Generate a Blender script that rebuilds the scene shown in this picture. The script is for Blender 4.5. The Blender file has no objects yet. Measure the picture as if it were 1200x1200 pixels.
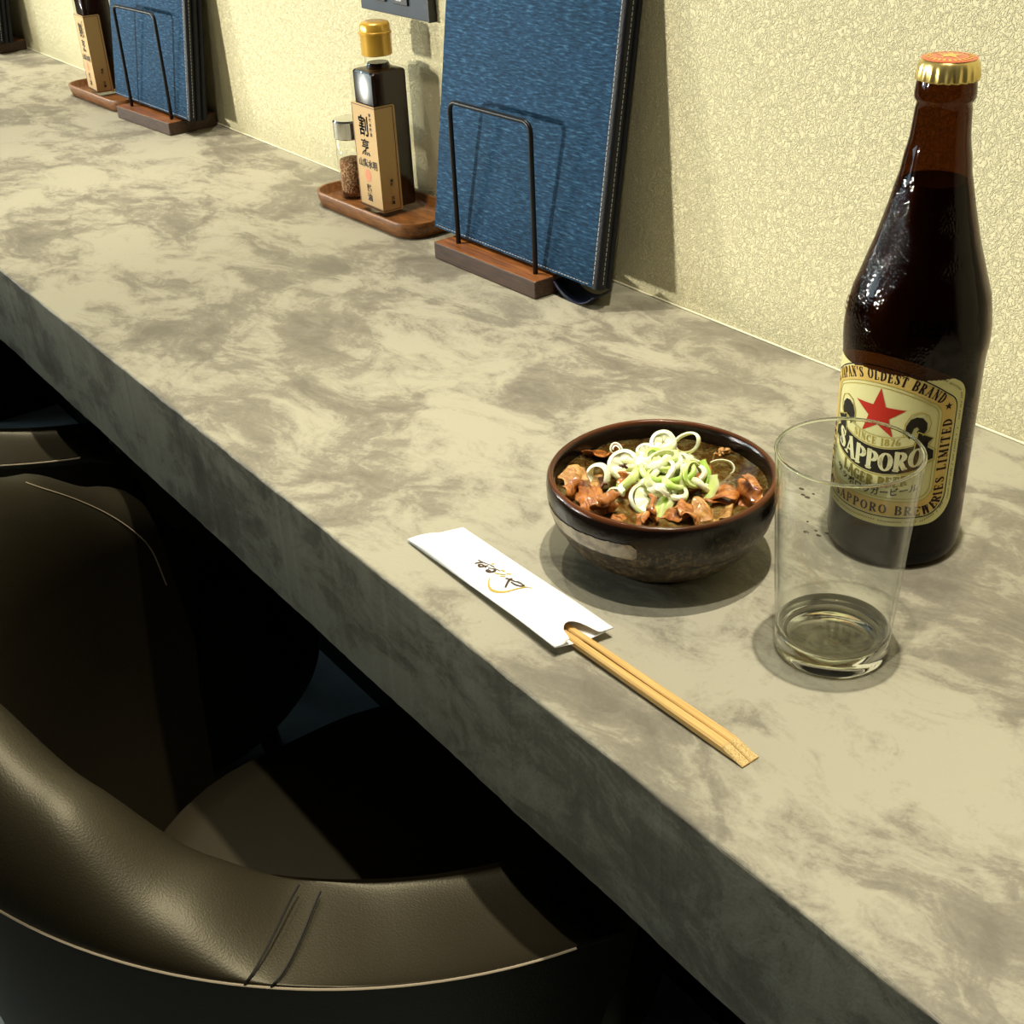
import bpy, bmesh, math, random
from mathutils import Vector, Matrix
from math import sin, cos, pi, radians, sqrt, atan2
random.seed(7)
CT = 0.74            # height of the counter top
scn = bpy.context.scene
C = scn.collection

# ------------------------------------------------------------------ camera
cam = bpy.data.cameras.new('camera')
cam.sensor_width = 36.0; cam.sensor_fit = 'HORIZONTAL'
cam.lens = 1511.17 / 1200 * 36.0
cam.clip_start = 0.02
co = bpy.data.objects.new('camera', cam); C.objects.link(co)
yaw, pitch, roll = 0.6132, 0.5323, -0.0508
f_ = Vector((-cos(yaw)*cos(pitch), sin(yaw)*cos(pitch), -sin(pitch)))
r_ = f_.cross(Vector((0, 0, 1))).normalized(); u_ = r_.cross(f_)
r2 = r_*cos(roll) + u_*sin(roll); u2 = -r_*sin(roll) + u_*cos(roll)
m = Matrix((r2, u2, -f_)).transposed().to_4x4()
m.translation = Vector((0.3738, -0.6658, 0.3837 + CT))
co.matrix_world = m
scn.camera = co

# ------------------------------------------------------------------ view
scn.view_settings.view_transform = 'Standard'
scn.view_settings.look = 'None'
scn.view_settings.exposure = 0.22
scn.view_settings.gamma = 1.0
scn.view_settings.use_curve_mapping = False

# ------------------------------------------------------------------ light
w = bpy.data.worlds.new('world'); scn.world = w; w.use_nodes = True
w.node_tree.nodes['Background'].inputs[0].default_value = (0.75, 0.9, 1.0, 1)
w.node_tree.nodes['Background'].inputs[1].default_value = 0.012

def spot(x, y, z, power, col, cone=110, rad=0.022, blend=0.9, tilt=(0, 0)):
    l = bpy.data.lights.new('downlight', 'SPOT')
    l.energy = power; l.color = col; l.spot_size = radians(cone); l.spot_blend = blend
    l.shadow_soft_size = rad
    o = bpy.data.objects.new('downlight', l); C.objects.link(o)
    o.location = (x, y, z); o.rotation_euler = (radians(tilt[0]), radians(tilt[1]), 0)
    return o
WARM = (1.0, 0.945, 0.81)
# row of small downlights over the counter, one per seat
for x, pw in ((0.78, 36), (0.06, 84), (-0.66, 76), (-1.38, 78), (-2.10, 84)):
    spot(x, -0.22, CT + 1.6, pw, WARM, cone=50, rad=0.016, blend=1.0)
# second row over the seats
for x, pw in ((0.20, 44), (-0.80, 36), (-1.80, 40)):
    spot(x, -0.55, CT + 1.6, pw, (1.0, 0.96, 0.84), cone=58, rad=0.018, blend=1.0)
# two low lamps across the dining room
def lamp(p, to, power, rad, col, cone):
    l = bpy.data.lights.new('room_lamp', 'SPOT'); l.energy = power; l.color = col; l.shadow_soft_size = rad; l.spot_size = radians(cone); l.spot_blend = .8
    o = bpy.data.objects.new('room_lamp', l); C.objects.link(o); o.location = p
    o.rotation_euler = (Vector(to)-Vector(p)).to_track_quat('-Z', 'Y').to_euler()
lamp((-3.8, -2.07, CT+.37), (-.4, 0, CT+.2), 185, .12, (1.0, .94, .78), 40)
lamp((-2.1, -3.0, CT+.48), (-.7, 0, CT+.2), 420, .10, (1.0, .96, .84), 50)
def area(loc, rot, sx, sy, power, col):
    l = bpy.data.lights.new('window_light', 'AREA'); l.shape = 'RECTANGLE'
    l.size = sx; l.size_y = sy; l.energy = power; l.color = col
    o = bpy.data.objects.new('window_light', l); C.objects.link(o)
    o.location = loc; o.rotation_euler = rot
    return o
# daylight through the shop front, far left behind the seats
area((-3.6, -2.3, 1.5), (radians(90), 0, radians(-55)), 1.6, 1.4, 40, (0.64, 0.88, 1.0))

# ------------------------------------------------------------------ material helpers
def M(name):
    mt = bpy.data.materials.new(name); mt.use_nodes = True
    nt = mt.node_tree; b = nt.nodes['Principled BSDF']
    return mt, nt, b
def N(nt, t, **kw):
    n = nt.nodes.new(t)
    for k, v in kw.items():
        if k in n.inputs: n.inputs[k].default_value = v
        else: setattr(n, k, v)
    return n
def L(nt, a, b): nt.links.new(a, b)
def simple(name, col, rough=0.5, metal=0.0, spec=0.5, bump=None, coat=0.0, var=None, emis=None):
    mt, nt, b = M(name)
    b.inputs['Base Color'].default_value = (*col, 1); b.inputs['Roughness'].default_value = rough
    b.inputs['Metallic'].default_value = metal; b.inputs['Specular IOR Level'].default_value = spec
    b.inputs['Coat Weight'].default_value = coat; b.inputs['Coat Roughness'].default_value = 0.08
    tc = N(nt, 'ShaderNodeTexCoord')
    if var:
        sc, c2, lo, hi = var
        n = N(nt, 'ShaderNodeTexNoise', Scale=sc, Detail=4.0, Roughness=0.6); L(nt, tc.outputs['Object'], n.inputs['Vector'])
        r = N(nt, 'ShaderNodeValToRGB'); r.color_ramp.elements[0].position = lo; r.color_ramp.elements[1].position = hi
        r.color_ramp.elements[0].color = (*col, 1); r.color_ramp.elements[1].color = (*c2, 1)
        L(nt, n.outputs['Fac'], r.inputs['Fac']); L(nt, r.outputs['Color'], b.inputs['Base Color'])
    if bump:
        sc, dist = bump[:2]
        n = N(nt, 'ShaderNodeTexNoise', Scale=sc, Detail=3.0); L(nt, tc.outputs['Object'], n.inputs['Vector'])
        bp = N(nt, 'ShaderNodeBump', Strength=1.0, Distance=dist)
        L(nt, n.outputs['Fac'], bp.inputs['Height']); L(nt, bp.outputs['Normal'], b.inputs['Normal'])
    return mt
def ramp(nt, stops):
    r = N(nt, 'ShaderNodeValToRGB'); e = r.color_ramp.elements
    e[0].position, e[0].color = stops[0][0], (*stops[0][1], 1)
    e[1].position, e[1].color = stops[-1][0], (*stops[-1][1], 1)
    for p, c in stops[1:-1]:
        k = e.new(p); k.color = (*c, 1)
    return r
def thin_glass(name, tint, rough=0.0, ior=1.5, extra=0.0):
    """clear walls: light passes straight through with a tint, gloss by Fresnel"""
    mt = bpy.data.materials.new(name); mt.use_nodes = True; nt = mt.node_tree; nt.nodes.clear()
    out = N(nt, 'ShaderNodeOutputMaterial'); tr = N(nt, 'ShaderNodeBsdfTransparent'); gl = N(nt, 'ShaderNodeBsdfGlossy')
    tr.inputs[0].default_value = (*tint, 1); gl.inputs['Roughness'].default_value = rough
    lw = N(nt, 'ShaderNodeLayerWeight', Blend=.5); mx = N(nt, 'ShaderNodeMixShader')
    pw = N(nt, 'ShaderNodeMath', operation='POWER'); pw.inputs[1].default_value = 4.5; L(nt, lw.outputs['Facing'], pw.inputs[0])
    ad = N(nt, 'ShaderNodeMath', operation='MULTIPLY_ADD', use_clamp=True); ad.inputs[1].default_value = .75; ad.inputs[2].default_value = .022+extra
    L(nt, pw.outputs[0], ad.inputs[0]); L(nt, ad.outputs[0], mx.inputs[0])
    L(nt, tr.outputs[0], mx.inputs[1]); L(nt, gl.outputs[0], mx.inputs[2]); L(nt, mx.outputs[0], out.inputs[0])
    return mt

# ------------------------------------------------------------------ mesh helpers
def tagit(o, label=None, cat=None, group=None, kind=None):
    if label: o['label'] = label
    if cat: o['category'] = cat
    if group: o['group'] = group
    if kind: o['kind'] = kind
    return o
def mesh(name, v, f, mat, parent=None, smooth=False, loc=None, auto=None):
    me = bpy.data.meshes.new(name); me.from_pydata([tuple(p) for p in v], [], f); me.update()
    bm = bmesh.new(); bm.from_mesh(me); bmesh.ops.recalc_face_normals(bm, faces=bm.faces); bm.to_mesh(me); bm.free()
    return link(name, me, mat, parent, smooth, loc, auto)
def link(name, me, mat, parent=None, smooth=False, loc=None, auto=None):
    me.materials.clear()
    for q in (mat if isinstance(mat, (list, tuple)) else [mat]): me.materials.append(q)
    o = bpy.data.objects.new(name, me); C.objects.link(o)
    if smooth or auto:
        for p in me.polygons: p.use_smooth = True
    if auto:
        bm = bmesh.new(); bm.from_mesh(me)
        for e in bm.edges:
            if len(e.link_faces) == 2 and e.calc_face_angle(0) > radians(auto): e.smooth = False
        bm.to_mesh(me); bm.free()
    if parent: o.parent = parent
    if loc: o.location = loc
    return o
def bmobj(name, bm, mat, parent=None, smooth=False, loc=None, auto=None):
    bmesh.ops.recalc_face_normals(bm, faces=bm.faces)
    me = bpy.data.meshes.new(name); bm.to_mesh(me); bm.free()
    return link(name, me, mat, parent, smooth, loc, auto)
def empty(name, loc, rz=0.0):
    o = bpy.data.objects.new(name, None); C.objects.link(o); o.location = loc; o.rotation_euler = (0, 0, rz)
    o.empty_display_size = 0.02
    return o
def box(bm, x0, x1, y0, y1, z0, z1, bev=0.0, seg=2, mat=None):
    r = bmesh.ops.create_cube(bm, size=1.0)
    vs = r['verts']
    for v in vs:
        v.co = Vector((x0+(v.co.x+.5)*(x1-x0), y0+(v.co.y+.5)*(y1-y0), z0+(v.co.z+.5)*(z1-z0)))
    if bev:
        es = list({e for v in vs for e in v.link_edges})
        bmesh.ops.bevel(bm, geom=es, offset=bev, segments=seg, affect='EDGES', profile=0.5)
    if mat is not None:
        bmesh.ops.transform(bm, matrix=mat, verts=bm.verts)
    return bm
def lathe(prof, seg=64, cx=0, cy=0, close=False):
    v, f = [], []
    n = len(prof)
    for (r, z) in prof:
        for k in range(seg):
            a = 2*pi*k/seg; v.append((cx+r*cos(a), cy+r*sin(a), z))
    for i in range(n-1 if not close else n):
        j = (i+1) % n
        for k in range(seg):
            k2 = (k+1) % seg; f.append((i*seg+k, i*seg+k2, j*seg+k2, j*seg+k))
    return v, f
def capped(v, f, seg, n, bottom=True, top=True):
    if bottom: f.append(tuple(range(seg))[::-1])
    if top: f.append(tuple(range((n-1)*seg, n*seg)))
    return v, f
def smoothpoly(pts, n):
    """Catmull-Rom through points"""
    out = []
    P = [Vector(p) for p in pts]
    P = [P[0]*2-P[1]] + P + [P[-1]*2-P[-2]]
    for i in range(1, len(P)-2):
        for k in range(n):
            t = k/n
            a, b, c, d = P[i-1], P[i], P[i+1], P[i+2]
            out.append(0.5*((2*b)+(c-a)*t+(2*a-5*b+4*c-d)*t*t+(3*b-a-3*c+d)*t*t*t))
    out.append(P[-2])
    return out
def tube(path, r, seg=10, closed=False, caps=True):
    v, f = [], []
    n = len(path); P = [Vector(p) for p in path]
    up = None
    for i in range(n):
        a = P[i-1] if (i > 0 or closed) else P[i]; b = P[(i+1) % n] if (i < n-1 or closed) else P[i]
        t = (b-a).normalized()
        if up is None:
            up = Vector((0, 0, 1)) if abs(t.z) < .9 else Vector((1, 0, 0))
        s = t.cross(up).normalized(); up = s.cross(t).normalized()
        rr = r[i] if isinstance(r, (list, tuple)) else r
        for k in range(seg):
            an = 2*pi*k/seg; v.append(P[i]+(s*cos(an)+up*sin(an))*rr)
    for i in range(n if closed else n-1):
        j = (i+1) % n
        for k in range(seg):
            k2 = (k+1) % seg; f.append((i*seg+k, i*seg+k2, j*seg+k2, j*seg+k))
    if caps and not closed:
        f.append(tuple(range(seg))[::-1]); f.append(tuple(range((n-1)*seg, n*seg)))
    return v, f
def loft(rings, close_loop=True, cap0=False, cap1=False):
    v, f = [], []; s = len(rings[0])
    for r in rings: v += [tuple(p) for p in r]
    for i in range(len(rings)-1):
        for k in range(s if close_loop else s-1):
            k2 = (k+1) % s; f.append((i*s+k, i*s+k2, (i+1)*s+k2, (i+1)*s+k))
    if cap0: f.append(tuple(range(s))[::-1])
    if cap1: f.append(tuple(range((len(rings)-1)*s, len(rings)*s)))
    return v, f
def rrect(x0, x1, y0, y1, r, n=8):
    out = []
    for cx, cy, a0 in ((x1-r, y1-r, 0), (x0+r, y1-r, 90), (x0+r, y0+r, 180), (x1-r, y0+r, 270)):
        for k in range(n+1):
            a = radians(a0+90*k/n); out.append((cx+r*cos(a), cy+r*sin(a)))
    return out
# flat print: polygons in (u,v) sliced finely, then mapped to a surface
class Print:
    def __init__(s): s.bm = bmesh.new()
    def poly(s, pts):
        vs = [s.bm.verts.new((p[0], p[1], 0)) for p in pts]
        try: fc = s.bm.faces.new(vs)
        except Exception: return
        bmesh.ops.triangulate(s.bm, faces=[fc])
    def stroke(s, pts, wd):
        P = [Vector((p[0], p[1])) for p in pts]
        for i in range(len(P)-1):
            a, b = P[i], P[i+1]; d = b-a
            if d.length < 1e-9: continue
            w0 = (wd[i] if isinstance(wd, (list, tuple)) else wd)/2; w1 = (wd[i+1] if isinstance(wd, (list, tuple)) else wd)/2
            n = Vector((-d.y, d.x)).normalized(); e = d.normalized()*min(w0, w1)*0.5
            s.poly([a+n*w0-e, b+n*w1+e, b-n*w1+e, a-n*w0-e])
    def ring(s, o, i):
        n = len(o)
        for k in range(n):
            k2 = (k+1) % n; s.poly([o[k], o[k2], i[k2], i[k]])
    def finish(s, name, mat, parent, fn, step=2.0):
        bm = s.bm
        if step and bm.verts:
            us = [v.co.x for v in bm.verts]; u = math.ceil(min(us)/step)*step
            while u < max(us):
                bmesh.ops.bisect_plane(bm, geom=bm.verts[:]+bm.edges[:]+bm.faces[:], plane_co=(u, 0, 0), plane_no=(1, 0, 0))
                u += step
        for v in bm.verts: v.co = Vector(fn(v.co.x, v.co.y))
        me = bpy.data.meshes.new(name); bm.to_mesh(me); bm.free()
        return link(name, me, mat, parent)
# condensed serif letters: thick uprights, thin bars, slab serifs (unit height, width w)
def arc(cx, cy, rx, ry, a0, a1, n=10):
    return [(cx+rx*cos(radians(a0+(a1-a0)*k/n)), cy+ry*sin(radians(a0+(a1-a0)*k/n))) for k in range(n+1)]
def bowlw(a0, a1, n=10, T=.17, t=.06):
    return [t+(T-t)*abs(cos(radians(a0+(a1-a0)*k/n)))**1.3 for k in range(n+1)]
def ser(x, y, w=.26): return ([(x-w/2, y), (x+w/2, y)], .06)
T_, t_ = .17, .065
def V_(x, y0=0, y1=1): return ([(x, y0), (x, y1)], T_)
def A_(cx, cy, rx, ry, a0, a1, n=10): return (arc(cx, cy, rx, ry, a0, a1, n), bowlw(a0, a1, n))
GL = {
 'A': (.62, [([(.08, 0), (.31, 1)], t_), ([(.31, 1), (.52, 0)], T_), ([(.17, .32), (.44, .32)], t_), ser(.08, .03, .2), ser(.53, .03, .24)]),
 'B': (.56, [V_(.14), A_(.24, .75, .2, .23, 90, -90), A_(.24, .27, .24, .25, 90, -90), ([(.05, .97), (.26, .97)], t_), ([(.14, .51), (.26, .51)], t_), ([(.05, .03), (.26, .03)], t_)]),
 'C': (.54, [A_(.3, .5, .22, .47, 50, 310, 14), ([(.48, .68), (.48, .95)], t_)]),
 'D': (.6, [V_(.14), A_(.22, .5, .29, .47, 90, -90), ([(.05, .97), (.24, .97)], t_), ([(.05, .03), (.24, .03)], t_)]),
 'E': (.52, [V_(.14), ([(.05, .97), (.46, .97)], t_), ([(.14, .52), (.36, .52)], t_), ([(.05, .03), (.47, .03)], t_), ([(.46, .78), (.46, .98)], t_), ([(.47, .02), (.47, .24)], t_), ([(.36, .42), (.36, .62)], t_)]),
 'G': (.58, [A_(.3, .5, .22, .47, 50, 340, 14), ([(.48, .68), (.48, .95)], t_), ([(.48, .05), (.48, .42)], T_), ser(.46, .43)]),
 'I': (.3, [V_(.15), ser(.15, .97), ser(.15, .03)]),
 'J': (.38, [V_(.24, .2, 1), ser(.24, .97), (arc(.12, .18, .12, .15, 0, -180, 6), t_)]),
 'L': (.5, [V_(.14), ser(.14, .97), ([(.05, .03), (.45, .03)], t_), ([(.45, .02), (.45, .28)], t_)]),
 'M': (.74, [([(.12, 0), (.12, 1)], t_), ([(.12, 1), (.36, .1)], T_), ([(.36, .1), (.6, 1)], t_), V_(.61), ser(.12, .03, .2), ser(.61, .03), ser(.1, .97, .18), ser(.63, .97, .2)]),
 'N': (.62, [([(.12, 0), (.12, 1)], t_), ([(.12, 1), (.5, .03)], T_), ([(.5, 0), (.5, 1)], t_), ser(.12, .03, .2), ser(.1, .97, .2), ser(.5, .97, .2)]),
 'O': (.6, [A_(.3, .5, .22, .47, 0, 360, 20)]),
 'P': (.54, [V_(.14), A_(.23, .72, .23, .25, 90, -90), ([(.05, .97), (.25, .97)], t_), ([(.14, .47), (.25, .47)], t_), ser(.14, .03)]),
 'R': (.58, [V_(.14), A_(.23, .74, .21, .23, 90, -90), ([(.05, .97), (.25, .97)], t_), ([(.14, .5), (.26, .5)], t_), ([(.28, .5), (.47, .04)], T_), ser(.14, .03), ser(.5, .03, .16)]),
 'S': (.5, [([(.42, .72), (.42, .96)], t_), ([(.08, .04), (.08, .3)], t_), ([(.42, .8), (.34, .94), (.24, .97), (.13, .9), (.11, .74), (.2, .6), (.32, .46), (.41, .32), (.4, .14), (.27, .03), (.15, .06), (.08, .2)], [.05, .06, .06, .12, .16, .19, .19, .18, .14, .06, .06, .05])]),
 'T': (.54, [V_(.27), ([(.05, .97), (.49, .97)], t_), ([(.05, .76), (.05, .98)], t_), ([(.49, .76), (.49, .98)], t_), ser(.27, .03)]),
 'W': (.84, [([(.08, 1), (.24, 0)], T_), ([(.24, 0), (.42, .95)], t_), ([(.4, 1), (.56, 0)], T_), ([(.56, 0), (.74, 1)], t_), ser(.08, .97, .22), ser(.42, .97, .2), ser(.74, .97, .18)]),
 'Y': (.6, [([(.08, 1), (.3, .48)], T_), ([(.3, .48), (.5, 1)], t_), ([(.29, 0), (.29, .5)], T_), ser(.08, .97, .22), ser(.5, .97, .18), ser(.29, .03)]),
 "'": (.22, [([(.12, 1), (.1, .7)], .1)]),
 '1': (.34, [V_(.18), ser(.18, .03), ([(.06, .82), (.18, .98)], t_)]),
 '8': (.5, [A_(.25, .74, .15, .22, 0, 360, 12), A_(.25, .27, .19, .24, 0, 360, 12)]),
 '7': (.46, [([(.06, .97), (.42, .97)], .1), ([(.42, .97), (.2, 0)], T_)]),
 '6': (.5, [A_(.25, .28, .18, .25, 0, 360, 12), (arc(.42, .3, .34, .68, 175, 95, 6), .12)]),
 ' ': (.3, []),
}
def textwidth(s, h, sp=.08, cond=1.0): return sum((GL[c][0]+sp)*h*cond for c in s)
def serif_text(pr, s, h, place, sp=.08, cond=1.0, start=0.0, bold=1.0):
    """place(distance along, height above baseline) -> (u, v)"""
    x = start
    for c in s:
        w_, st = GL[c]
        for pts, wd in st:
            P = [place(x+p[0]*h*cond, p[1]*h) for p in pts]
            W = [k*h*bold*(cond*.5+.5) for k in wd] if isinstance(wd, list) else wd*h*bold*(cond*.5+.5)
            pr.stroke(P, W)
        x += (w_+sp)*h*cond
def font_polys(s, size=1.0, bold=0.0):
    """glyph outlines of the built-in font as flat triangles"""
    cu = bpy.data.curves.new('t', 'FONT'); cu.body = s; cu.size = size; cu.align_x = 'CENTER'; cu.align_y = 'CENTER'
    cu.resolution_u = 2; cu.offset = bold
    o = bpy.data.objects.new('t', cu); C.objects.link(o)
    dg = bpy.context.evaluated_depsgraph_get(); dg.update()
    me = bpy.data.meshes.new_from_object(o.evaluated_get(dg))
    V = [tuple(v.co) for v in me.vertices]; F = [tuple(p.vertices) for p in me.polygons]
    bpy.data.objects.remove(o); bpy.data.curves.remove(cu); bpy.data.meshes.remove(me)
    return V, F
def put_text(pr, s, size, fn, bold=0.0):
    V, F = font_polys(s, size, bold)
    for f in F:
        vs = [fn(V[i][0], V[i][1]) for i in f]
        bv = [pr.bm.verts.new((p[0], p[1], 0)) for p in vs]
        try: pr.bm.faces.new(bv)
        except Exception: pass

# ------------------------------------------------------------------ surfaces
def mortar():
    mt, nt, b = M('trowelled mortar')
    tc = N(nt, 'ShaderNodeTexCoord')
    mp = N(nt, 'ShaderNodeMapping'); mp.inputs['Scale'].default_value = (1, 1.5, 1.5); mp.inputs['Rotation'].default_value = (0, 0, radians(-28))
    L(nt, tc.outputs['Object'], mp.inputs['Vector'])
    wn = N(nt, 'ShaderNodeTexNoise', Scale=9.0, Detail=3.0); L(nt, mp.outputs[0], wn.inputs['Vector'])
    va = N(nt, 'ShaderNodeVectorMath', operation='MULTIPLY_ADD'); va.inputs[1].default_value = (.10, .10, .10)
    L(nt, wn.outputs['Color'], va.inputs[0]); L(nt, mp.outputs[0], va.inputs[2])
    n1 = N(nt, 'ShaderNodeTexNoise', Scale=10.0, Detail=10.0, Roughness=0.64, Distortion=0.4); L(nt, va.outputs[0], n1.inputs['Vector'])
    n2 = N(nt, 'ShaderNodeTexNoise', Scale=24.0, Detail=8.0, Roughness=0.7, Distortion=0.8); L(nt, va.outputs[0], n2.inputs['Vector'])
    n3 = N(nt, 'ShaderNodeTexNoise', Scale=420.0, Detail=3.0, Roughness=0.7); L(nt, tc.outputs['Object'], n3.inputs['Vector'])
    mp2 = N(nt, 'ShaderNodeMapping'); mp2.inputs['Scale'].default_value = (1, 3.2, 3.2); mp2.inputs['Rotation'].default_value = (0, 0, radians(-22)); L(nt, va.outputs[0], mp2.inputs['Vector'])
    n4 = N(nt, 'ShaderNodeTexNoise', Scale=42.0, Detail=7.0, Roughness=0.75); L(nt, mp2.outputs[0], n4.inputs['Vector'])
    a0 = N(nt, 'ShaderNodeMath', operation='MULTIPLY_ADD'); a0.inputs[1].default_value = 0.22; a0.inputs[2].default_value = -.11; L(nt, n4.outputs['Fac'], a0.inputs[0])
    a1 = N(nt, 'ShaderNodeMath', operation='ADD'); L(nt, a0.outputs[0], a1.inputs[0]); L(nt, n1.outputs['Fac'], a1.inputs[1])
    ad = N(nt, 'ShaderNodeMath', operation='MULTIPLY_ADD'); ad.inputs[1].default_value = 0.45
    L(nt, n2.outputs['Fac'], ad.inputs[0]); L(nt, a1.outputs[0], ad.inputs[2])
    ad2 = N(nt, 'ShaderNodeMath', operation='MULTIPLY_ADD'); ad2.inputs[1].default_value = 0.13
    L(nt, n3.outputs['Fac'], ad2.inputs[0]); L(nt, ad.outputs[0], ad2.inputs[2])
    r = ramp(nt, [(.60, (.160, .142, .104)), (.70, (.205, .184, .134)), (.755, (.245, .220, .160)), (.785, (.305, .278, .200)), (.87, (.375, .345, .250))])
    L(nt, ad2.outputs[0], r.inputs['Fac']); L(nt, r.outputs['Color'], b.inputs['Base Color'])
    b.inputs['Specular IOR Level'].default_value = 0.35
    rr = ramp(nt, [(.6, (.50,)*3), (.9, (.62,)*3)]); L(nt, ad.outputs[0], rr.inputs['Fac']); L(nt, rr.outputs['Color'], b.inputs['Roughness'])
    hb = N(nt, 'ShaderNodeMath', operation='MULTIPLY_ADD'); hb.inputs[1].default_value = 0.35
    L(nt, n3.outputs['Fac'], hb.inputs[0]); L(nt, ad.outputs[0], hb.inputs[2])
    bp = N(nt, 'ShaderNodeBump', Strength=0.6, Distance=0.0009); L(nt, hb.outputs[0], bp.inputs['Height']); L(nt, bp.outputs['Normal'], b.inputs['Normal'])
    return mt
def wallpaper():
    mt, nt, b = M('textured wall paper')
    tc = N(nt, 'ShaderNodeTexCoord')
    n0 = N(nt, 'ShaderNodeTexNoise', Scale=140.0, Detail=2.0); L(nt, tc.outputs['Object'], n0.inputs['Vector'])
    va = N(nt, 'ShaderNodeVectorMath', operation='MULTIPLY_ADD'); va.inputs[1].default_value = (.010, .010, .010)
    L(nt, n0.outputs['Color'], va.inputs[0]); L(nt, tc.outputs['Object'], va.inputs[2])
    n = N(nt, 'ShaderNodeTexNoise', Scale=360.0, Detail=2.5, Roughness=0.55, Distortion=.3); L(nt, va.outputs[0], n.inputs['Vector'])
    s = N(nt, 'ShaderNodeMath', operation='SUBTRACT'); s.inputs[1].default_value = 0.5; L(nt, n.outputs['Fac'], s.inputs[0])
    a = N(nt, 'ShaderNodeMath', operation='ABSOLUTE'); L(nt, s.outputs[0], a.inputs[0])
    mn = N(nt, 'ShaderNodeMath', operation='MINIMUM'); mn.inputs[1].default_value = 0.10; L(nt, a.outputs[0], mn.inputs[0])
    bp = N(nt, 'ShaderNodeBump', Strength=1.0, Distance=0.0062); L(nt, mn.outputs[0], bp.inputs['Height']); bp.invert = True
    L(nt, bp.outputs['Normal'], b.inputs['Normal'])
    b.inputs['Base Color'].default_value = (.70, .64, .40, 1); b.inputs['Roughness'].default_value = 0.75; b.inputs['Specular IOR Level'].default_value = 0.25
    return mt
def woodmat(name, c1, c2, rough=.4, axis=(4, 60, 60), coat=.3):
    mt, nt, b = M(name)
    tc = N(nt, 'ShaderNodeTexCoord'); mp = N(nt, 'ShaderNodeMapping'); mp.inputs['Scale'].default_value = axis
    L(nt, tc.outputs['Object'], mp.inputs['Vector'])
    n = N(nt, 'ShaderNodeTexNoise', Scale=6.0, Detail=5.0, Roughness=.65, Distortion=.3); L(nt, mp.outputs[0], n.inputs['Vector'])
    r = ramp(nt, [(.35, c1), (.65, c2)]); L(nt, n.outputs['Fac'], r.inputs['Fac']); L(nt, r.outputs['Color'], b.inputs['Base Color'])
    bp = N(nt, 'ShaderNodeBump', Strength=.5, Distance=.0004); L(nt, n.outputs['Fac'], bp.inputs['Height']); L(nt, bp.outputs['Normal'], b.inputs['Normal'])
    b.inputs['Roughness'].default_value = rough; b.inputs['Coat Weight'].default_value = coat; b.inputs['Coat Roughness'].default_value = .2
    return mt
def cloth():
    mt, nt, b = M('blue slub cloth')
    tc = N(nt, 'ShaderNodeTexCoord'); mp = N(nt, 'ShaderNodeMapping'); mp.inputs['Scale'].default_value = (110, 500, 620)
    L(nt, tc.outputs['Object'], mp.inputs['Vector'])
    n = N(nt, 'ShaderNodeTexNoise', Scale=1.0, Detail=3.0, Roughness=.6, Distortion=.4); L(nt, mp.outputs[0], n.inputs['Vector'])
    n2 = N(nt, 'ShaderNodeTexNoise', Scale=22.0, Detail=4.0); L(nt, tc.outputs['Object'], n2.inputs['Vector'])
    r = ramp(nt, [(.36, (.006, .025, .052)), (.55, (.013, .052, .104)), (.68, (.048, .125, .20))]); L(nt, n.outputs['Fac'], r.inputs['Fac'])
    mx = N(nt, 'ShaderNodeMix', data_type='RGBA', blend_type='MULTIPLY'); mx.inputs[0].default_value = .6
    r2 = ramp(nt, [(.3, (.7, .8, .85)), (.7, (1.1, 1.1, 1.25))]); L(nt, n2.outputs['Fac'], r2.inputs['Fac'])
    L(nt, r.outputs['Color'], mx.inputs[6]); L(nt, r2.outputs['Color'], mx.inputs[7]); L(nt, mx.outputs[2], b.inputs['Base Color'])
    bp = N(nt, 'ShaderNodeBump', Strength=1.0, Distance=.0009); L(nt, n.outputs['Fac'], bp.inputs['Height']); L(nt, bp.outputs['Normal'], b.inputs['Normal'])
    b.inputs['Roughness'].default_value = .75; b.inputs['Specular IOR Level'].default_value = .15
    return mt
def leather():
    mt, nt, b = M('dark brown leather')
    tc = N(nt, 'ShaderNodeTexCoord')
    n = N(nt, 'ShaderNodeTexVoronoi', Scale=900.0); L(nt, tc.outputs['Object'], n.inputs['Vector'])
    n2 = N(nt, 'ShaderNodeTexNoise', Scale=700.0, Detail=3.0); L(nt, tc.outputs['Object'], n2.inputs['Vector'])
    m_ = N(nt, 'ShaderNodeMath', operation='ADD'); L(nt, n.outputs['Distance'], m_.inputs[0]); L(nt, n2.outputs['Fac'], m_.inputs[1])
    bp = N(nt, 'ShaderNodeBump', Strength=.25, Distance=.00025); L(nt, m_.outputs[0], bp.inputs['Height']); L(nt, bp.outputs['Normal'], b.inputs['Normal'])
    b.inputs['Base Color'].default_value = (.020, .0155, .008, 1); b.inputs['Roughness'].default_value = .46; b.inputs['Specular IOR Level'].default_value = .55; b.inputs['Specular Tint'].default_value = (1, .90, .62, 1)
    return mt

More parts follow.
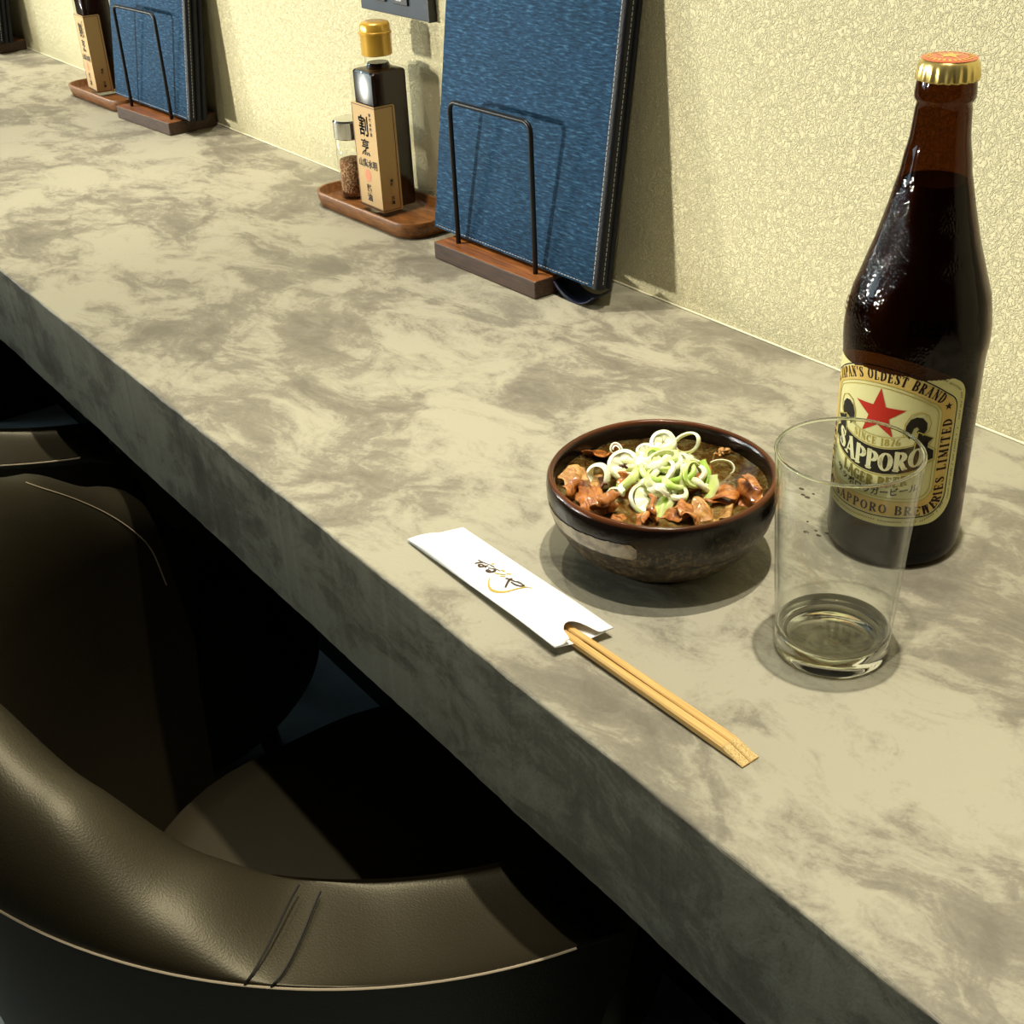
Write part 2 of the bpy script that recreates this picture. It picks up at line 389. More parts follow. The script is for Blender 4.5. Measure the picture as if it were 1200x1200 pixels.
MORTAR, WALLP, LEATHER, CLOTH = mortar(), wallpaper(), leather(), cloth()
CEIL = simple('ceiling paint', (.22, .20, .17), .8)
DARKW = simple('dark room wall', (.10, .085, .065), .8, bump=(60, .001))
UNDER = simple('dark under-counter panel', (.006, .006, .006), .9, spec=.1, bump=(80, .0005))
FLOOR = simple('grey blue floor', (.16, .19, .20), .6, var=(9, (.21, .245, .255), .4, .6), bump=(200, .0003))
BLACKM = simple('black metal', (.012, .012, .013), .38, .6)
BLACKP = simple('black plastic', (.012, .012, .014), .4)
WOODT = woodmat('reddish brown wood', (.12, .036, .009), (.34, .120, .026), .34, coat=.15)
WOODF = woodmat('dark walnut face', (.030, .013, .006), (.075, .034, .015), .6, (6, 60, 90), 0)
TRAYM = woodmat('orange brown tray wood', (.11, .038, .009), (.27, .100, .020), .45, (8, 40, 60), .05)
EDGE = simple('black leatherette edge', (.004, .005, .008), .5, spec=.25, bump=(500, .0003))
NAVY = simple('dark navy cover', (.005, .008, .022), .5, spec=.3, bump=(300, .0004))
THREAD = simple('pale thread', (.33, .34, .36), .7)
THREADB = simple('tan thread', (.46, .37, .24), .6)
GOLDP = simple('gold plastic', (.62, .36, .045), .28, .35, coat=.4)
GOLDM = simple('gold metal cap', (.75, .58, .20), .3, .85)
GLASSC = thin_glass('clear glass', (.985, .993, .985))
GLASSR = thin_glass('clear glass rim', (.80, .86, .80), extra=.05)
CHROME = simple('chrome', (.75, .75, .73), .12, 1.0)
SOY = simple('soy sauce', (.010, .003, .0015), .2, spec=.25)
KRAFT = simple('kraft paper label', (.50, .34, .155), .75, bump=(400, .0002))
INK = simple('black ink', (.012, .011, .010), .7)
SEAL = simple('faded red ink', (.62, .22, .12), .7)
MAROON = simple('maroon line', (.10, .03, .02), .6)
PAPER = simple('white paper', (.86, .86, .84), .65, bump=(500, .0001))
BAMBOO = woodmat('pale bamboo wood', (.55, .32, .09), (.72, .46, .16), .5, (5, 160, 160), .0)
BAMEND = simple('cut bamboo end', (.66, .48, .20), .8, var=(1500, (.44, .27, .08), .45, .6))
BEERLAB = simple('cream label paper', (.62, .58, .27), .6, spec=.15)
LABGOLD = simple('ochre gold ring', (.56, .36, .07), .42, var=(60, (.62, .45, .13), .35, .65))
LABGOLD2 = simple('gold line', (.42, .33, .07), .35, .3)
LABINK = simple('dark brown ink', (.020, .008, .007), .6, spec=.15)
LABDARK = simple('dark ribbon ink', (.018, .014, .008), .6, spec=.15)
LABRED = simple('red star ink', (.40, .022, .010), .6, spec=.15)
LABOL = simple('olive lettering', (.20, .16, .035), .6, spec=.15)
LABCR = simple('cream lettering', (.62, .58, .33), .6, spec=.15)

# ------------------------------------------------------------------ room
def wallbox(name, x0, x1, y0, y1, z0, z1, mat):
    bm = bmesh.new(); box(bm, x0, x1, y0, y1, z0, z1); o = bmobj(name, bm, mat); o['kind'] = 'structure'; return o
H = CT + 1.72
wallbox('floor', -4.2, 2.4, -4.0, .12, -.1, 0, FLOOR)
wallbox('wall_back', -4.2, 2.4, 0, .12, 0, H, WALLP)
wallbox('wall_left', -4.3, -4.2, -4.0, .12, 0, H, DARKW)
wallbox('wall_right', 2.4, 2.5, -4.0, .12, 0, H, DARKW)
wallbox('wall_front', -4.2, 2.4, -4.1, -4.0, 0, H, DARKW)
wallbox('ceiling', -4.2, 2.4, -4.0, .12, H, H+.1, CEIL)
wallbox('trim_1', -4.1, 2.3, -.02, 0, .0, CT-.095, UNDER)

# counter: a long slab with slightly chipped rounded front edge
def build_counter():
    root = empty('counter', (-.9, -.19, 0))
    tagit(root, 'long grey trowelled mortar counter with a thick front edge along the wall', 'counter')
    x0, x1, st = -4.15, 1.6, .005
    n = int((x1-x0)/st)
    import mathutils.noise as mn
    rings = []
    for i in range(n+1):
        x = x0+i*st
        a = mn.noise(Vector((x*14, 0, 0)))*.0007 + mn.noise(Vector((x*70, 3, 0)))*.0004 + mn.noise(Vector((x*230, 5, 0)))*.00022
        b_ = mn.noise(Vector((x*20, 9, 0)))*.0006 + mn.noise(Vector((x*150, 2, 0)))*.0003
        r = .0021 + .0010*mn.noise(Vector((x*30, 7, 1)))
        yf, zt, zb = -.3855+a, CT, CT-.0902
        pts = [(x, -.0005, zb), (x, -.0005, zt), (x, -.1, zt), (x, -.25, zt), (x, -.36, zt)]
        for k in range(6):
            t = radians(90*k/5); pts.append((x, yf+r-r*sin(t), zt-r+r*cos(t)+b_*(k in (1, 2, 3))))
        pts += [(x, yf+a*.3, zt-.02), (x, yf, zt-.045), (x, yf, zt-.07), (x, yf+.0, zb+.002+b_), (x, yf+.002, zb)]
        rings.append([(p[0]+.9, p[1]+.19, p[2]) for p in pts])
    v, f = loft(rings, True, True, True)
    mesh('worktop', v, f, MORTAR, root)
    for x in (-3.6, -2.2, 1.2):
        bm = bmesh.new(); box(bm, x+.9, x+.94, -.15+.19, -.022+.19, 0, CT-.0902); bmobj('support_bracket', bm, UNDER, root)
build_counter()
# unseen low partition, added to keep the room lamps off the counter front
bm = bmesh.new(); box(bm, -4.1, 2.3, -1.22, -1.17, 0, CT+.18); o = bmobj('wall_light_blocker', bm, DARKW); o['kind'] = 'structure'
# thin seam of pale filler along the wall
bm = bmesh.new(); box(bm, -4.1, 1.55, -.0018, -.0002, CT, CT+.0016, .0006, 1)
o = bmobj('trim_2', bm, simple('pale filler', (.75, .70, .48), .7)); o['kind'] = 'structure'

# ------------------------------------------------------------------ chairs
ANG = [(-183, -.19), (-176, -.155), (-163, -.112), (-149, -.066), (-137, -.040), (-120, -.018), (-106, -.005), (-90, -.012), (-76, -.030), (-62, -.062),
       (-49, -.106), (-37, -.136), (-27, -.146), (-10, -.160), (3, -.185)]
def topz(a):
    for i in range(len(ANG)-1):
        if ANG[i][0] <= a <= ANG[i+1][0]:
            t = (a-ANG[i][0])/(ANG[i+1][0]-ANG[i][0]); t = t*t*(3-2*t)*.5+t*.5
            return ANG[i][1]*(1-t)+ANG[i+1][1]*t
    return ANG[-1][1] if a > 0 else ANG[0][1]
def stitchz(a): return -.128 - .048*min(1, abs(a+80)/85)**1.2
def make_chair(apron=False):
    root = empty('barrel_chair', (-.3, -.33, 0))
    A = [-175+i*(175/92) for i in range(93)]
    def P(a, r, z):
        low = min(1.1, max(0, -(z+.15)/.33))                   # the arm fronts rake back toward the seat
        a = -87.5+(a+87.5)*(1-.125*low); t = radians(a); return (r*cos(t), r*sin(t), CT+z)
    # padded roll: rounded section between inner lip, crest and outer seam
    rings = []
    for i, a in enumerate(A):
        zt = topz(a); zs = stitchz(a)
        endk = max(0, 1-(a+175)/7)+max(0, 1-(0-a)/7)           # arms droop and close at the front
        sec = []
        zin = zs-.010
        hh = zt-zs
        ri, ro = .243, .312
        w_ = (ro-ri)/2; rc = (ri+ro)/2
        for k in range(41):
            t = radians(-62+242*k/40)             # from outer seam over the crest to inside
            cx = cos(t); sz = sin(t)
            e = .96
            px = rc + w_*math.copysign(abs(cx)**e, cx)
            if sz >= 0: pz = zs+.014 + (hh-.014)*abs(sz)**.94
            else: pz = zs+.014 + .017*sz
            px -= .003*max(0, sz)
            sec.append((px, pz))
        sec = [(r+(rc-r)*endk*.35, z-endk*.02) for r, z in sec]
        rings.append([P(a, r, z) for r, z in sec])
    v, f = loft(rings, False)
    ns = 41
    f.append(tuple(range(ns))); f.append(tuple(range(len(v)-ns, len(v))))
    rollo = mesh('padded_rail', v, f, LEATHER, root, auto=60)
    # outer shell and inner lining
    rings = []
    for a in A:
        zs = stitchz(a); sec = []
        for r, z in ((.3035, zs+.006), (.3030, zs-.01), (.301, zs-.06), (.297, -.30), (.288, -.40), (.280, -.50), (.272, -.60), (.262, -.612), (.20, -.612)): sec.append(P(a, r, z))
        rings.append(sec)
    v, f = loft(rings, False); mesh('outer_shell', v, f, LEATHER, root, smooth=True)
    rings = []
    for a in A:
        zs = stitchz(a); sec = []
        for r, z in ((.2431, zs+.016), (.2431, zs-.02), (.2425, -.24), (.238, -.32), (.225, -.40), (.21, -.475)): sec.append(P(a, r, z))
        rings.append(sec)
    v, f = loft(rings, False); mesh('inner_lining', v, f, LEATHER, root, smooth=True)
    # front posts of the arms: the roll turns down to the seat
    for a, s in ((-175, 1), (0, -1)):
        zt = topz(a)-.03
        rings = []
        for k, (z, g) in enumerate([(zt, .7), (zt-.012, .95), (zt-.04, 1.03), (-.28, .95), (-.36, .9), (-.48, .8), (-.60, .7), (-.612, .5)]):
            c = Vector(P(a, .275-.02*max(0, -(z+.3)), z)); rd = Vector((c.x, c.y, 0)).normalized(); tg = Vector((-rd.y, rd.x, 0))*(-s)
            rings.append([c+rd*cos(radians(q*30))*.031*g+tg*(sin(radians(q*30))*.022*g) for q in range(12)])
        v, f = loft(rings, True, True, True); mesh('arm_front', v, f, LEATHER, root, smooth=True)
    # seams lie on the leather: cast from the chair axis outward (inner side) or inward (outer side)
    from mathutils.bvhtree import BVHTree
    trees = [BVHTree.FromPolygons([v_.co.copy() for v_ in o.data.vertices], [tuple(p.vertices) for p in o.data.polygons]) for o in root.children if o.name.split('.')[0] in ('padded_rail', 'outer_shell', 'inner_lining', 'arm_front')]
    def hit(a, z, inner):  # noqa
        d = Vector((cos(radians(a)), sin(radians(a)), 0)); org = Vector((0, 0, CT+z)) if inner else Vector((0, 0, CT+z))+d*.6
        if not inner: d = -d
        best = None
        for t in trees:
            h = t.ray_cast(org, d)
            if h[0] is not None and (best is None or h[3] < best[1]): best = (h[0]-d*.0004, h[3])
        return best[0] if best else None
    pp = [hit(a, stitchz(a)+.012, False) for a in A[3:-5]]; v, f = tube([p for p in pp if p is not None and Vector((p.x, p.y)).length > .30], .0008, 6); mesh('seam_thread', v, f, THREADB, root)
    pts = smoothpoly([(-147, -.066), (-149, -.075), (-154, -.095), (-159, -.118), (-163, -.142), (-166, -.168), (-167.5, -.205)], 5)
    pp = [hit(p[0], p[1], True) for p in pts]; v, f = tube([p for p in pp if p is not None], .0006, 5); mesh('seam_thread', v, f, THREADB, root)
    groove = simple('seam groove', (.006, .005, .004), .6)
    for da in (0, 2.4):                                          # double cross seam on the right arm
        a = -39-da; zt = topz(a); zs = stitchz(a); hh = zt-zs; rc, w_ = .2775, .0345; pp = []
        for k in range(13):
            t = radians(-30+155*k/12); cx = cos(t); sz = sin(t)
            px = rc+(w_+.0003)*math.copysign(abs(cx)**.94, cx)-.003*max(0, sz)
            pz = zs+.014+((hh-.014)*abs(sz)**.94+.0003 if sz >= 0 else .017*sz)
            pp.append(P(a+k*.35, px, pz))
        v, f = tube(pp, .0006, 6); mesh('cross_seam', v, f, groove, root)
    if apron:                                                # round skirt below the seat, closing the barrel
        rings = []
        for i in range(31):
            a = -10+i*90/30; rings.append([(r*cos(radians(a)), r*sin(radians(a)), CT+z) for r, z in ((.262, -.385), (.272, -.395), (.279, -.42), (.276, -.52), (.270, -.60), (.262, -.6115), (.20, -.612))])
        v, f = loft(rings, False); mesh('skirt', v, f, LEATHER, root, smooth=True)
    # seat
    ring = rrect(-.192, .20, -.20, .20, .16, 10); rings = []
    for k, (g, z) in enumerate([(.90, -.475), (.98, -.465), (1.0, -.44), (1.0, -.40), (.985, -.382), (.95, -.374), (.8, -.369), (.5, -.367), (.2, -.366)]):
        rings.append([(x*g, y*g+.01, CT+z) for x, y in ring])
    v, f = loft(rings, True, True, True); mesh('seat', v, f, LEATHER, root, smooth=True)
    for sx in (-1, 1):
        for sy in (-1, 1):
            v, f = tube([(sx*.14, sy*.13, CT-.609), (sx*.155, sy*.145, .001)], [.016, .012], 12); mesh('leg', v, f, BLACKM, root, smooth=False)
    return root
def copy_tree(o, parent=None):
    c = o.copy(); C.objects.link(c); c.parent = parent
    for ch in list(o.children): copy_tree(ch, c)
    return c
ch1 = make_chair()
tagit(ch1, 'dark brown leather barrel chair nearest the camera, its wide back rail across the lower left', 'chair', 'leather barrel chairs at the counter')
ch2 = make_chair(True); ch2.location = (-1.018, -.33, 0)
tagit(ch2, 'farther dark leather barrel chair, only its arm in view at the left edge', 'chair', 'leather barrel chairs at the counter')

# ------------------------------------------------------------------ menu holders and menus
def make_holder(loc, rz, label):
    root = empty('menu_holder', loc, rz); tagit(root, label, 'menu holder', 'wooden menu holders')
    bm = bmesh.new(); box(bm, 0, .142, 0, .064, 0, .0155, .0012, 2); b = bmobj('base', bm, [WOODT, WOODF], root)
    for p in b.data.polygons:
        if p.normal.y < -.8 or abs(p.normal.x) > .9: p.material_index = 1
    y = .0125; x0, x1, zt, r = .0205, .1275, .137, .008
    path = [(x0, y, .012), (x0, y, .06), (x0, y, zt-r)] + [(x0+r-r*cos(radians(t)), y, zt-r+r*sin(radians(t))) for t in (22, 45, 68, 90)]
    path += [(x1-r+r*sin(radians(t)), y, zt-r+r*cos(radians(t))) for t in (0, 22, 45, 68, 90)] + [(x1, y, .06), (x1, y, .012)]
    v, f = tube(path, .0021, 10); mesh('wire_loop', v, f, BLACKM, root, smooth=True)
    return root
def make_menu(name, loc, rz, lean, wd, ht, th, cover, label, stitched=True, grp='blue cloth menus'):
    """origin: bottom left corner of the front cover; x right, z up, leaning back about x"""
    root = empty(name, loc, rz); root.rotation_euler = (-lean, 0, rz); tagit(root, label, 'menu', grp)
    bm = bmesh.new(); box(bm, 0, wd-.007, 0, .003, 0, ht, .0012, 2); bmobj('front_cover', bm, cover, root, auto=40)
    # black leatherette edge wrapping the right side
    sec = [(wd-.0065, -.0003), (wd-.0022, -.0002), (wd-.0004, .0012), (wd, .003), (wd, th-.003), (wd-.0004, th-.0012), (wd-.0022, th), (wd-.0065, th), (wd-.0065, th-.003), (wd-.004, th-.004), (wd-.004, .004), (wd-.0065, .003)]
    v, f = loft([[(x, y, z) for x, y in sec] for z in (0, ht)], True, True, True); mesh('spine', v, f, EDGE, root, auto=60)
    bm = bmesh.new(); box(bm, .0, wd-.0065, th-.003, th, 0, ht, .0012, 2); bmobj('back_cover', bm, EDGE, root, auto=40)
    bm = bmesh.new(); box(bm, .003, wd-.008, .0035, th-.0035, .003, ht-.003); bmobj('pages', bm, PAPER if False else NAVY, root)
    if stitched:
        bm = bmesh.new(); z = .004
        while z < ht-.004:
            box(bm, wd-.0056, wd-.0050, -.0006, .0, z, z+.0026); z += .0038
        x = .004
        while x < wd-.012:
            box(bm, x, x+.0026, -.0003, .0, .0022, .0027); x += .0038
        z = .004
        while z < ht-.004:
            box(bm, wd-.0002, wd+.0003, th*.5-.0002, th*.5+.0003, z, z+.0026); z += .0038
        s = bmobj('stitching', bm, THREAD, root); s['kind'] = 'stuff'
    return root
make_holder((-.5598, -.0785, CT), radians(1.5), 'brown wooden menu holder with black wire loop right of the nearer soy sauce tray')
def stack(x, y, rz, lean, wd, ht, books, grp):
    """menus standing one behind the other, all at one lean: books = (thickness, cover, stitched, label)"""
    n_ = Vector((-sin(rz), cos(rz), 0)); off = 0.0; tot = sum(b_[0] for b_ in books)
    for i, (th, cover, st, lb) in enumerate(books):
        p = Vector((x, y, CT+.0158+(off+th)*sin(lean)))+n_*off*cos(lean)
        p.z = CT+.0158+tot*sin(lean)-off*sin(lean)
        make_menu('menu_book', p, rz, lean, wd-.0006*i, ht-.001*i, th, cover, lb, st, grp); off += th+.0004
stack(-.5865, -.0598, radians(1.2), radians(8.6), .2235, .272, [(.0105, CLOTH, True, 'blue cloth menu leaning in the holder nearest the camera'), (.0055, NAVY, False, 'dark navy menu hidden behind the front blue menu of the nearest holder')], 'menus in the nearest holder')
# slack lower flap of the dark menu, hanging past the end of the holder
def flap(loc, rz):
    root = empty('menu_wrapper', loc, rz); tagit(root, 'dark navy cover sagging below the front blue menu, past the holder end', 'menu cover')
    rings = []
    for i in range(9):
        x = i/8*.048; zz = .0008+.0150*(1-sin(pi*(.04+.90*i/8))**.6) ; rings.append([(x-.002*(k/12), -.001+.022*k/12, zz+.0010*(k/12)) for k in range(13)])
    v, f = loft(rings, False); o = mesh('cover_sheet', v, f, NAVY, root, smooth=True)
    md = o.modifiers.new('t', 'SOLIDIFY'); md.thickness = .0012; md.offset = 1
flap((-.417, -.056, CT+.0002), radians(1.2))
make_holder((-1.2935, -.080, CT), radians(4), 'brown wooden menu holder beside the farther soy sauce tray')
stack(-1.343, -.0600, radians(2), radians(7.6), .2175, .26, [(.0085, CLOTH, True, 'blue cloth menu leaning in the farther holder at the upper left'), (.0075, NAVY, False, 'dark menu directly behind the farther blue menu'), (.0070, EDGE, False, 'dark menu nearest the wall behind the farther blue menu')], 'menus in the farther holder')
make_holder((-2.010, -.076, CT), radians(3), 'brown wooden menu holder at the far left end of the counter')
stack(-2.065, -.0600, radians(2), radians(7.6), .214, .26, [(.0085, CLOTH, True, 'blue fronted menu in the far left holder'), (.0075, EDGE, False, 'dark menu in the middle of the far left holder'), (.0070, EDGE, False, 'dark menu nearest the wall in the far left holder')], 'menus in the far left holder')

# ------------------------------------------------------------------ condiment trays
def make_tray(loc, rz, label):
    root = empty('condiment_tray', loc, rz); tagit(root, label, 'tray', 'wooden condiment trays')
    W, D = .180, .074
    levels = [(.006, 0), (.0035, .001), (.0012, .008), (0, .0145), (.0006, .0155), (.0028, .0155), (.0036, .0145), (.0046, .007), (.007, .005), (.02, .0045)]
    rings = []
    for ins, z in levels:
        r = max(.006, .026-ins); rings.append([(x, y, z) for x, y in rrect(ins, W-ins, ins, D-ins, r, 8)])
    v, f = loft(rings, True, True, True); o = mesh('dish', v, f, TRAYM, root, auto=50)
    return root
def make_soy(loc, rz, label):
    root = empty('soy_sauce_bottle', loc, rz); tagit(root, label, 'bottle', 'square soy sauce bottles')
    W = .042; h = W/2
    def sq(w, r, z): return [(x, y, z) for x, y in rrect(-w, w, -w, w, r, 4)]
    def circ(r, z): # same vertex count and order as sq (20)
        out = []
        for a0 in (0, 90, 180, 270):
            for k in range(5):
                a = radians(a0+90*k/4*.8+9); out.append((r*cos(a), r*sin(a), z))
        return out
    prof = [sq(h-.003, .003, 0), sq(h-.0008, .004, .002), sq(h, .004, .004), sq(h, .004, .1322), sq(h-.0006, .004, .1338), sq(h-.003, .005, .1350), circ(.0160, .1358), circ(.0130, .1368), circ(.0122, .139), circ(.0122, .1455)]
    v, f = loft(prof, True, True, True); mesh('glass', v, f, GLASSC, root, auto=35)
    g = .0026
    prof = [sq(h-g-.001, .002, .0065), sq(h-g, .003, .0085), sq(h-g, .003, .131), sq(h-g-.001, .003, .1325), sq(h-g-.004, .004, .1337), circ(.0115, .1345), circ(.0098, .1385)]
    v, f = loft(prof, True, True, True); mesh('soy_sauce', v, f, SOY, root, auto=35)
    cp = [(.0135, .1450), (.0143, .1455), (.0143, .1630), (.0150, .1635), (.0150, .1655), (.0141, .166), (.0139, .1715), (.0125, .1735), (.010, .1742)]
    v, f = lathe(cp, 40); capped(v, f, 40, len(cp)); mesh('cap', v, f, GOLDP, root, auto=40)
    bm = bmesh.new()
    box(bm, -.0188, -.012, -.008, .001, .1618, .1640, .0008, 1); bmobj('cap_tab', bm, GOLDP, root)
    # wrap label: front face plus half of the right face
    def lab(u, vv, off=.0006):     # u: mm from front-left edge along the wrap, vv height mm
        u /= 1000; vv /= 1000
        if u <= W: return (-h+u, -h-off, vv)
        return (h+off, -h+(u-W), vv)
    def mk(name, mat, fn, off):
        pr = Print(); fn(pr); return pr.finish(name, mat, root, lambda u, v_: lab(u, v_, off), None)
    pr = Print()
    pr.poly([(.8, 5), (42, 5), (42, 104), (.8, 104)]); pr.poly([(42, 5), (62, 5), (63.5, 6.5), (63.5, 102.5), (62, 104), (42, 104)])
    lo = pr.finish('label_paper', KRAFT, root, lambda u, v_: lab(u, v_, .0004), None)
    def lines(p):
        for a, b in (((1.8, 6.5), (41.6, 6.5)), ((1.8, 102.3), (41.6, 102.3)), ((42.4, 6.5), (61, 6.5)), ((42.4, 102.3), (61, 102.3)), ((61, 6.5), (61, 102.3)), ((1.8, 6.5), (1.8, 102.3))): p.stroke([a, b], .7)
    mk('label_line', MAROON, lines, .0006)
    def txt(p):
        for s, u, v0, z_, b_, kx in (('割', 20, 82.5, 20, .1, .9), ('割', 20.5, 82.8, 20, .1, .9), ('割', 20.2, 82.2, 20, .1, .9), ('烹', 20, 62.5, 16.5, .1, .95), ('烹', 20.5, 62.8, 16.5, .1, .95), ('山紫水明', 22, 48, 8.4, .3, 1), ('醤', 20, 24, 8, .3, 1.1), ('油', 20, 15.5, 8, .3, 1.1)):
            put_text(p, s, z_, lambda x, y: (u+x*kx, v0+y), b_*.7)
        for i, c in enumerate('特選本醸造'): put_text(p, c, 3.6, lambda x, y: (33, 95-4.4*i+y) if False else (33+x, 95-4.4*i+y), .1)
        for c, v0 in (('本', 34), ('醸', 30), ('醤', 17), ('油', 13)): put_text(p, c, 3.6, lambda x, y: (53.5+x, v0+y), .15)
    mk('label_writing', INK, txt, .0007)
    def seal(p): p.poly(arc(20, 37, 5.2, 6, 0, 345, 22))
    mk('label_seal', SEAL, seal, .0006)
    return root
def make_shaker(loc, label):
    root = empty('spice_shaker', loc); tagit(root, label, 'shaker')
    pr = [(.0135, 0), (.015, .0015), (.015, .058), (.0138, .0595)]
    v, f = lathe(pr, 40); capped(v, f, 40, 4); mesh('glass', v, f, GLASSC, root, auto=40)
    pr = [(.0128, .003), (.0134, .004), (.0134, .034), (.0125, .0375), (.004, .040)]
    v, f = lathe(pr, 32); capped(v, f, 32, 5); mesh('spice', v, f, simple('chilli sesame spice', (.22, .085, .025), .8, var=(500, (.46, .30, .14), .48, .58), bump=(500, .002)), root, auto=50)
    pr = [(.0152, .059), (.0158, .060), (.0158, .0755), (.0148, .0772), (.012, .0778)]
    v, f = lathe(pr, 40); capped(v, f, 40, 5); mesh('lid', v, f, CHROME, root, auto=30)
    return root
make_tray((-.7865, -.0805, CT), radians(1.5), 'small orange-brown wooden tray under the nearer soy sauce bottle')
make_soy((-.6975, -.0372, CT+.0046), radians(0), 'square glass soy sauce bottle with gold cap in the nearer tray')
make_shaker((-.7600, -.0400, CT+.0046), 'small glass spice shaker with chrome lid behind the nearer soy sauce bottle')
make_tray((-1.4900, -.0800, CT), radians(2), 'small orange-brown wooden tray under the farther soy sauce bottle')
make_soy((-1.4300, -.0375, CT+.0046), radians(-4), 'square glass soy sauce bottle in the farther tray, upper left corner')

# ------------------------------------------------------------------ switch plate on the wall
def switchplate():
    root = empty('wall_socket_plate', (-.768, 0, CT+.1785)); tagit(root, 'dark slate control plate with black buttons on the wall above the soy sauce bottle', 'switch plate')
    slate = simple('slate blue plate', (.020, .032, .048), .5, spec=.3)
    bm = bmesh.new(); box(bm, 0, .1175, -.0085, -.0006, 0, .12, .0008, 2); bmobj('plate', bm, slate, root)
    bm = bmesh.new(); box(bm, .1175-.0008, .1185, -.0088, -.0005, -.0004, .1204); bmobj('side_band', bm, BLACKP, root)
    for i, x0 in enumerate((.0235, .0620)):
        for z0 in (.0105, .045, .08):
            bm = bmesh.new(); box(bm, x0, x0+.024, -.0105, -.0084, z0, z0+.026, .0008, 2); b = bmobj('button', bm, BLACKP, root)
            pr = Print()
            if i == 0:
                pr.poly(arc(x0*1000+8.5, z0*1000+9, 2.2, 2.2, 0, 330, 12)); pr.poly([(x0*1000+14, z0*1000+6), (x0*1000+18, z0*1000+9), (x0*1000+14, z0*1000+12)])
            else:
                pr.stroke([(x0*1000+5.5, z0*1000+11.5), (x0*1000+14.5, z0*1000+11.5)], 1.5)
                for k in range(4): pr.stroke([(x0*1000+6+k*2.3, z0*1000+3.5), (x0*1000+7.6+k*2.3, z0*1000+6.2)], .9)
            pr.finish('button_mark', simple('white print', (.7, .7, .7), .5) if False else PAPER, b, lambda u, v_: (u/1000, -.01062, v_/1000), None)
switchplate()

# ------------------------------------------------------------------ beer bottle
BPROF = [(.0300, 0), (.0325, .0008), (.0345, .004), (.0350, .008), (.0350, .108), (.0353, .114), (.0361, .119), (.0364, .124), (.0361, .130), (.0352, .1365), (.0332, .1445), (.0305, .153), (.0276, .162),
         (.0250, .170), (.0226, .179), (.0205, .187), (.0186, .1955), (.0167, .204), (.0151, .2118), (.0139, .220), (.0131, .2276), (.0126, .2335), (.0125, .2362), (.0134, .2372), (.0139, .2385), (.0139, .2408), (.0136, .2440), (.0128, .2478), (.0122, .2500)]
def prof_r(z):
    for i in range(len(BPROF)-1):
        if BPROF[i][1] <= z <= BPROF[i+1][1]:
            t = (z-BPROF[i][1])/(BPROF[i+1][1]-BPROF[i][1]+1e-9); return BPROF[i][0]*(1-t)+BPROF[i+1][0]*t
    return BPROF[-1][0]
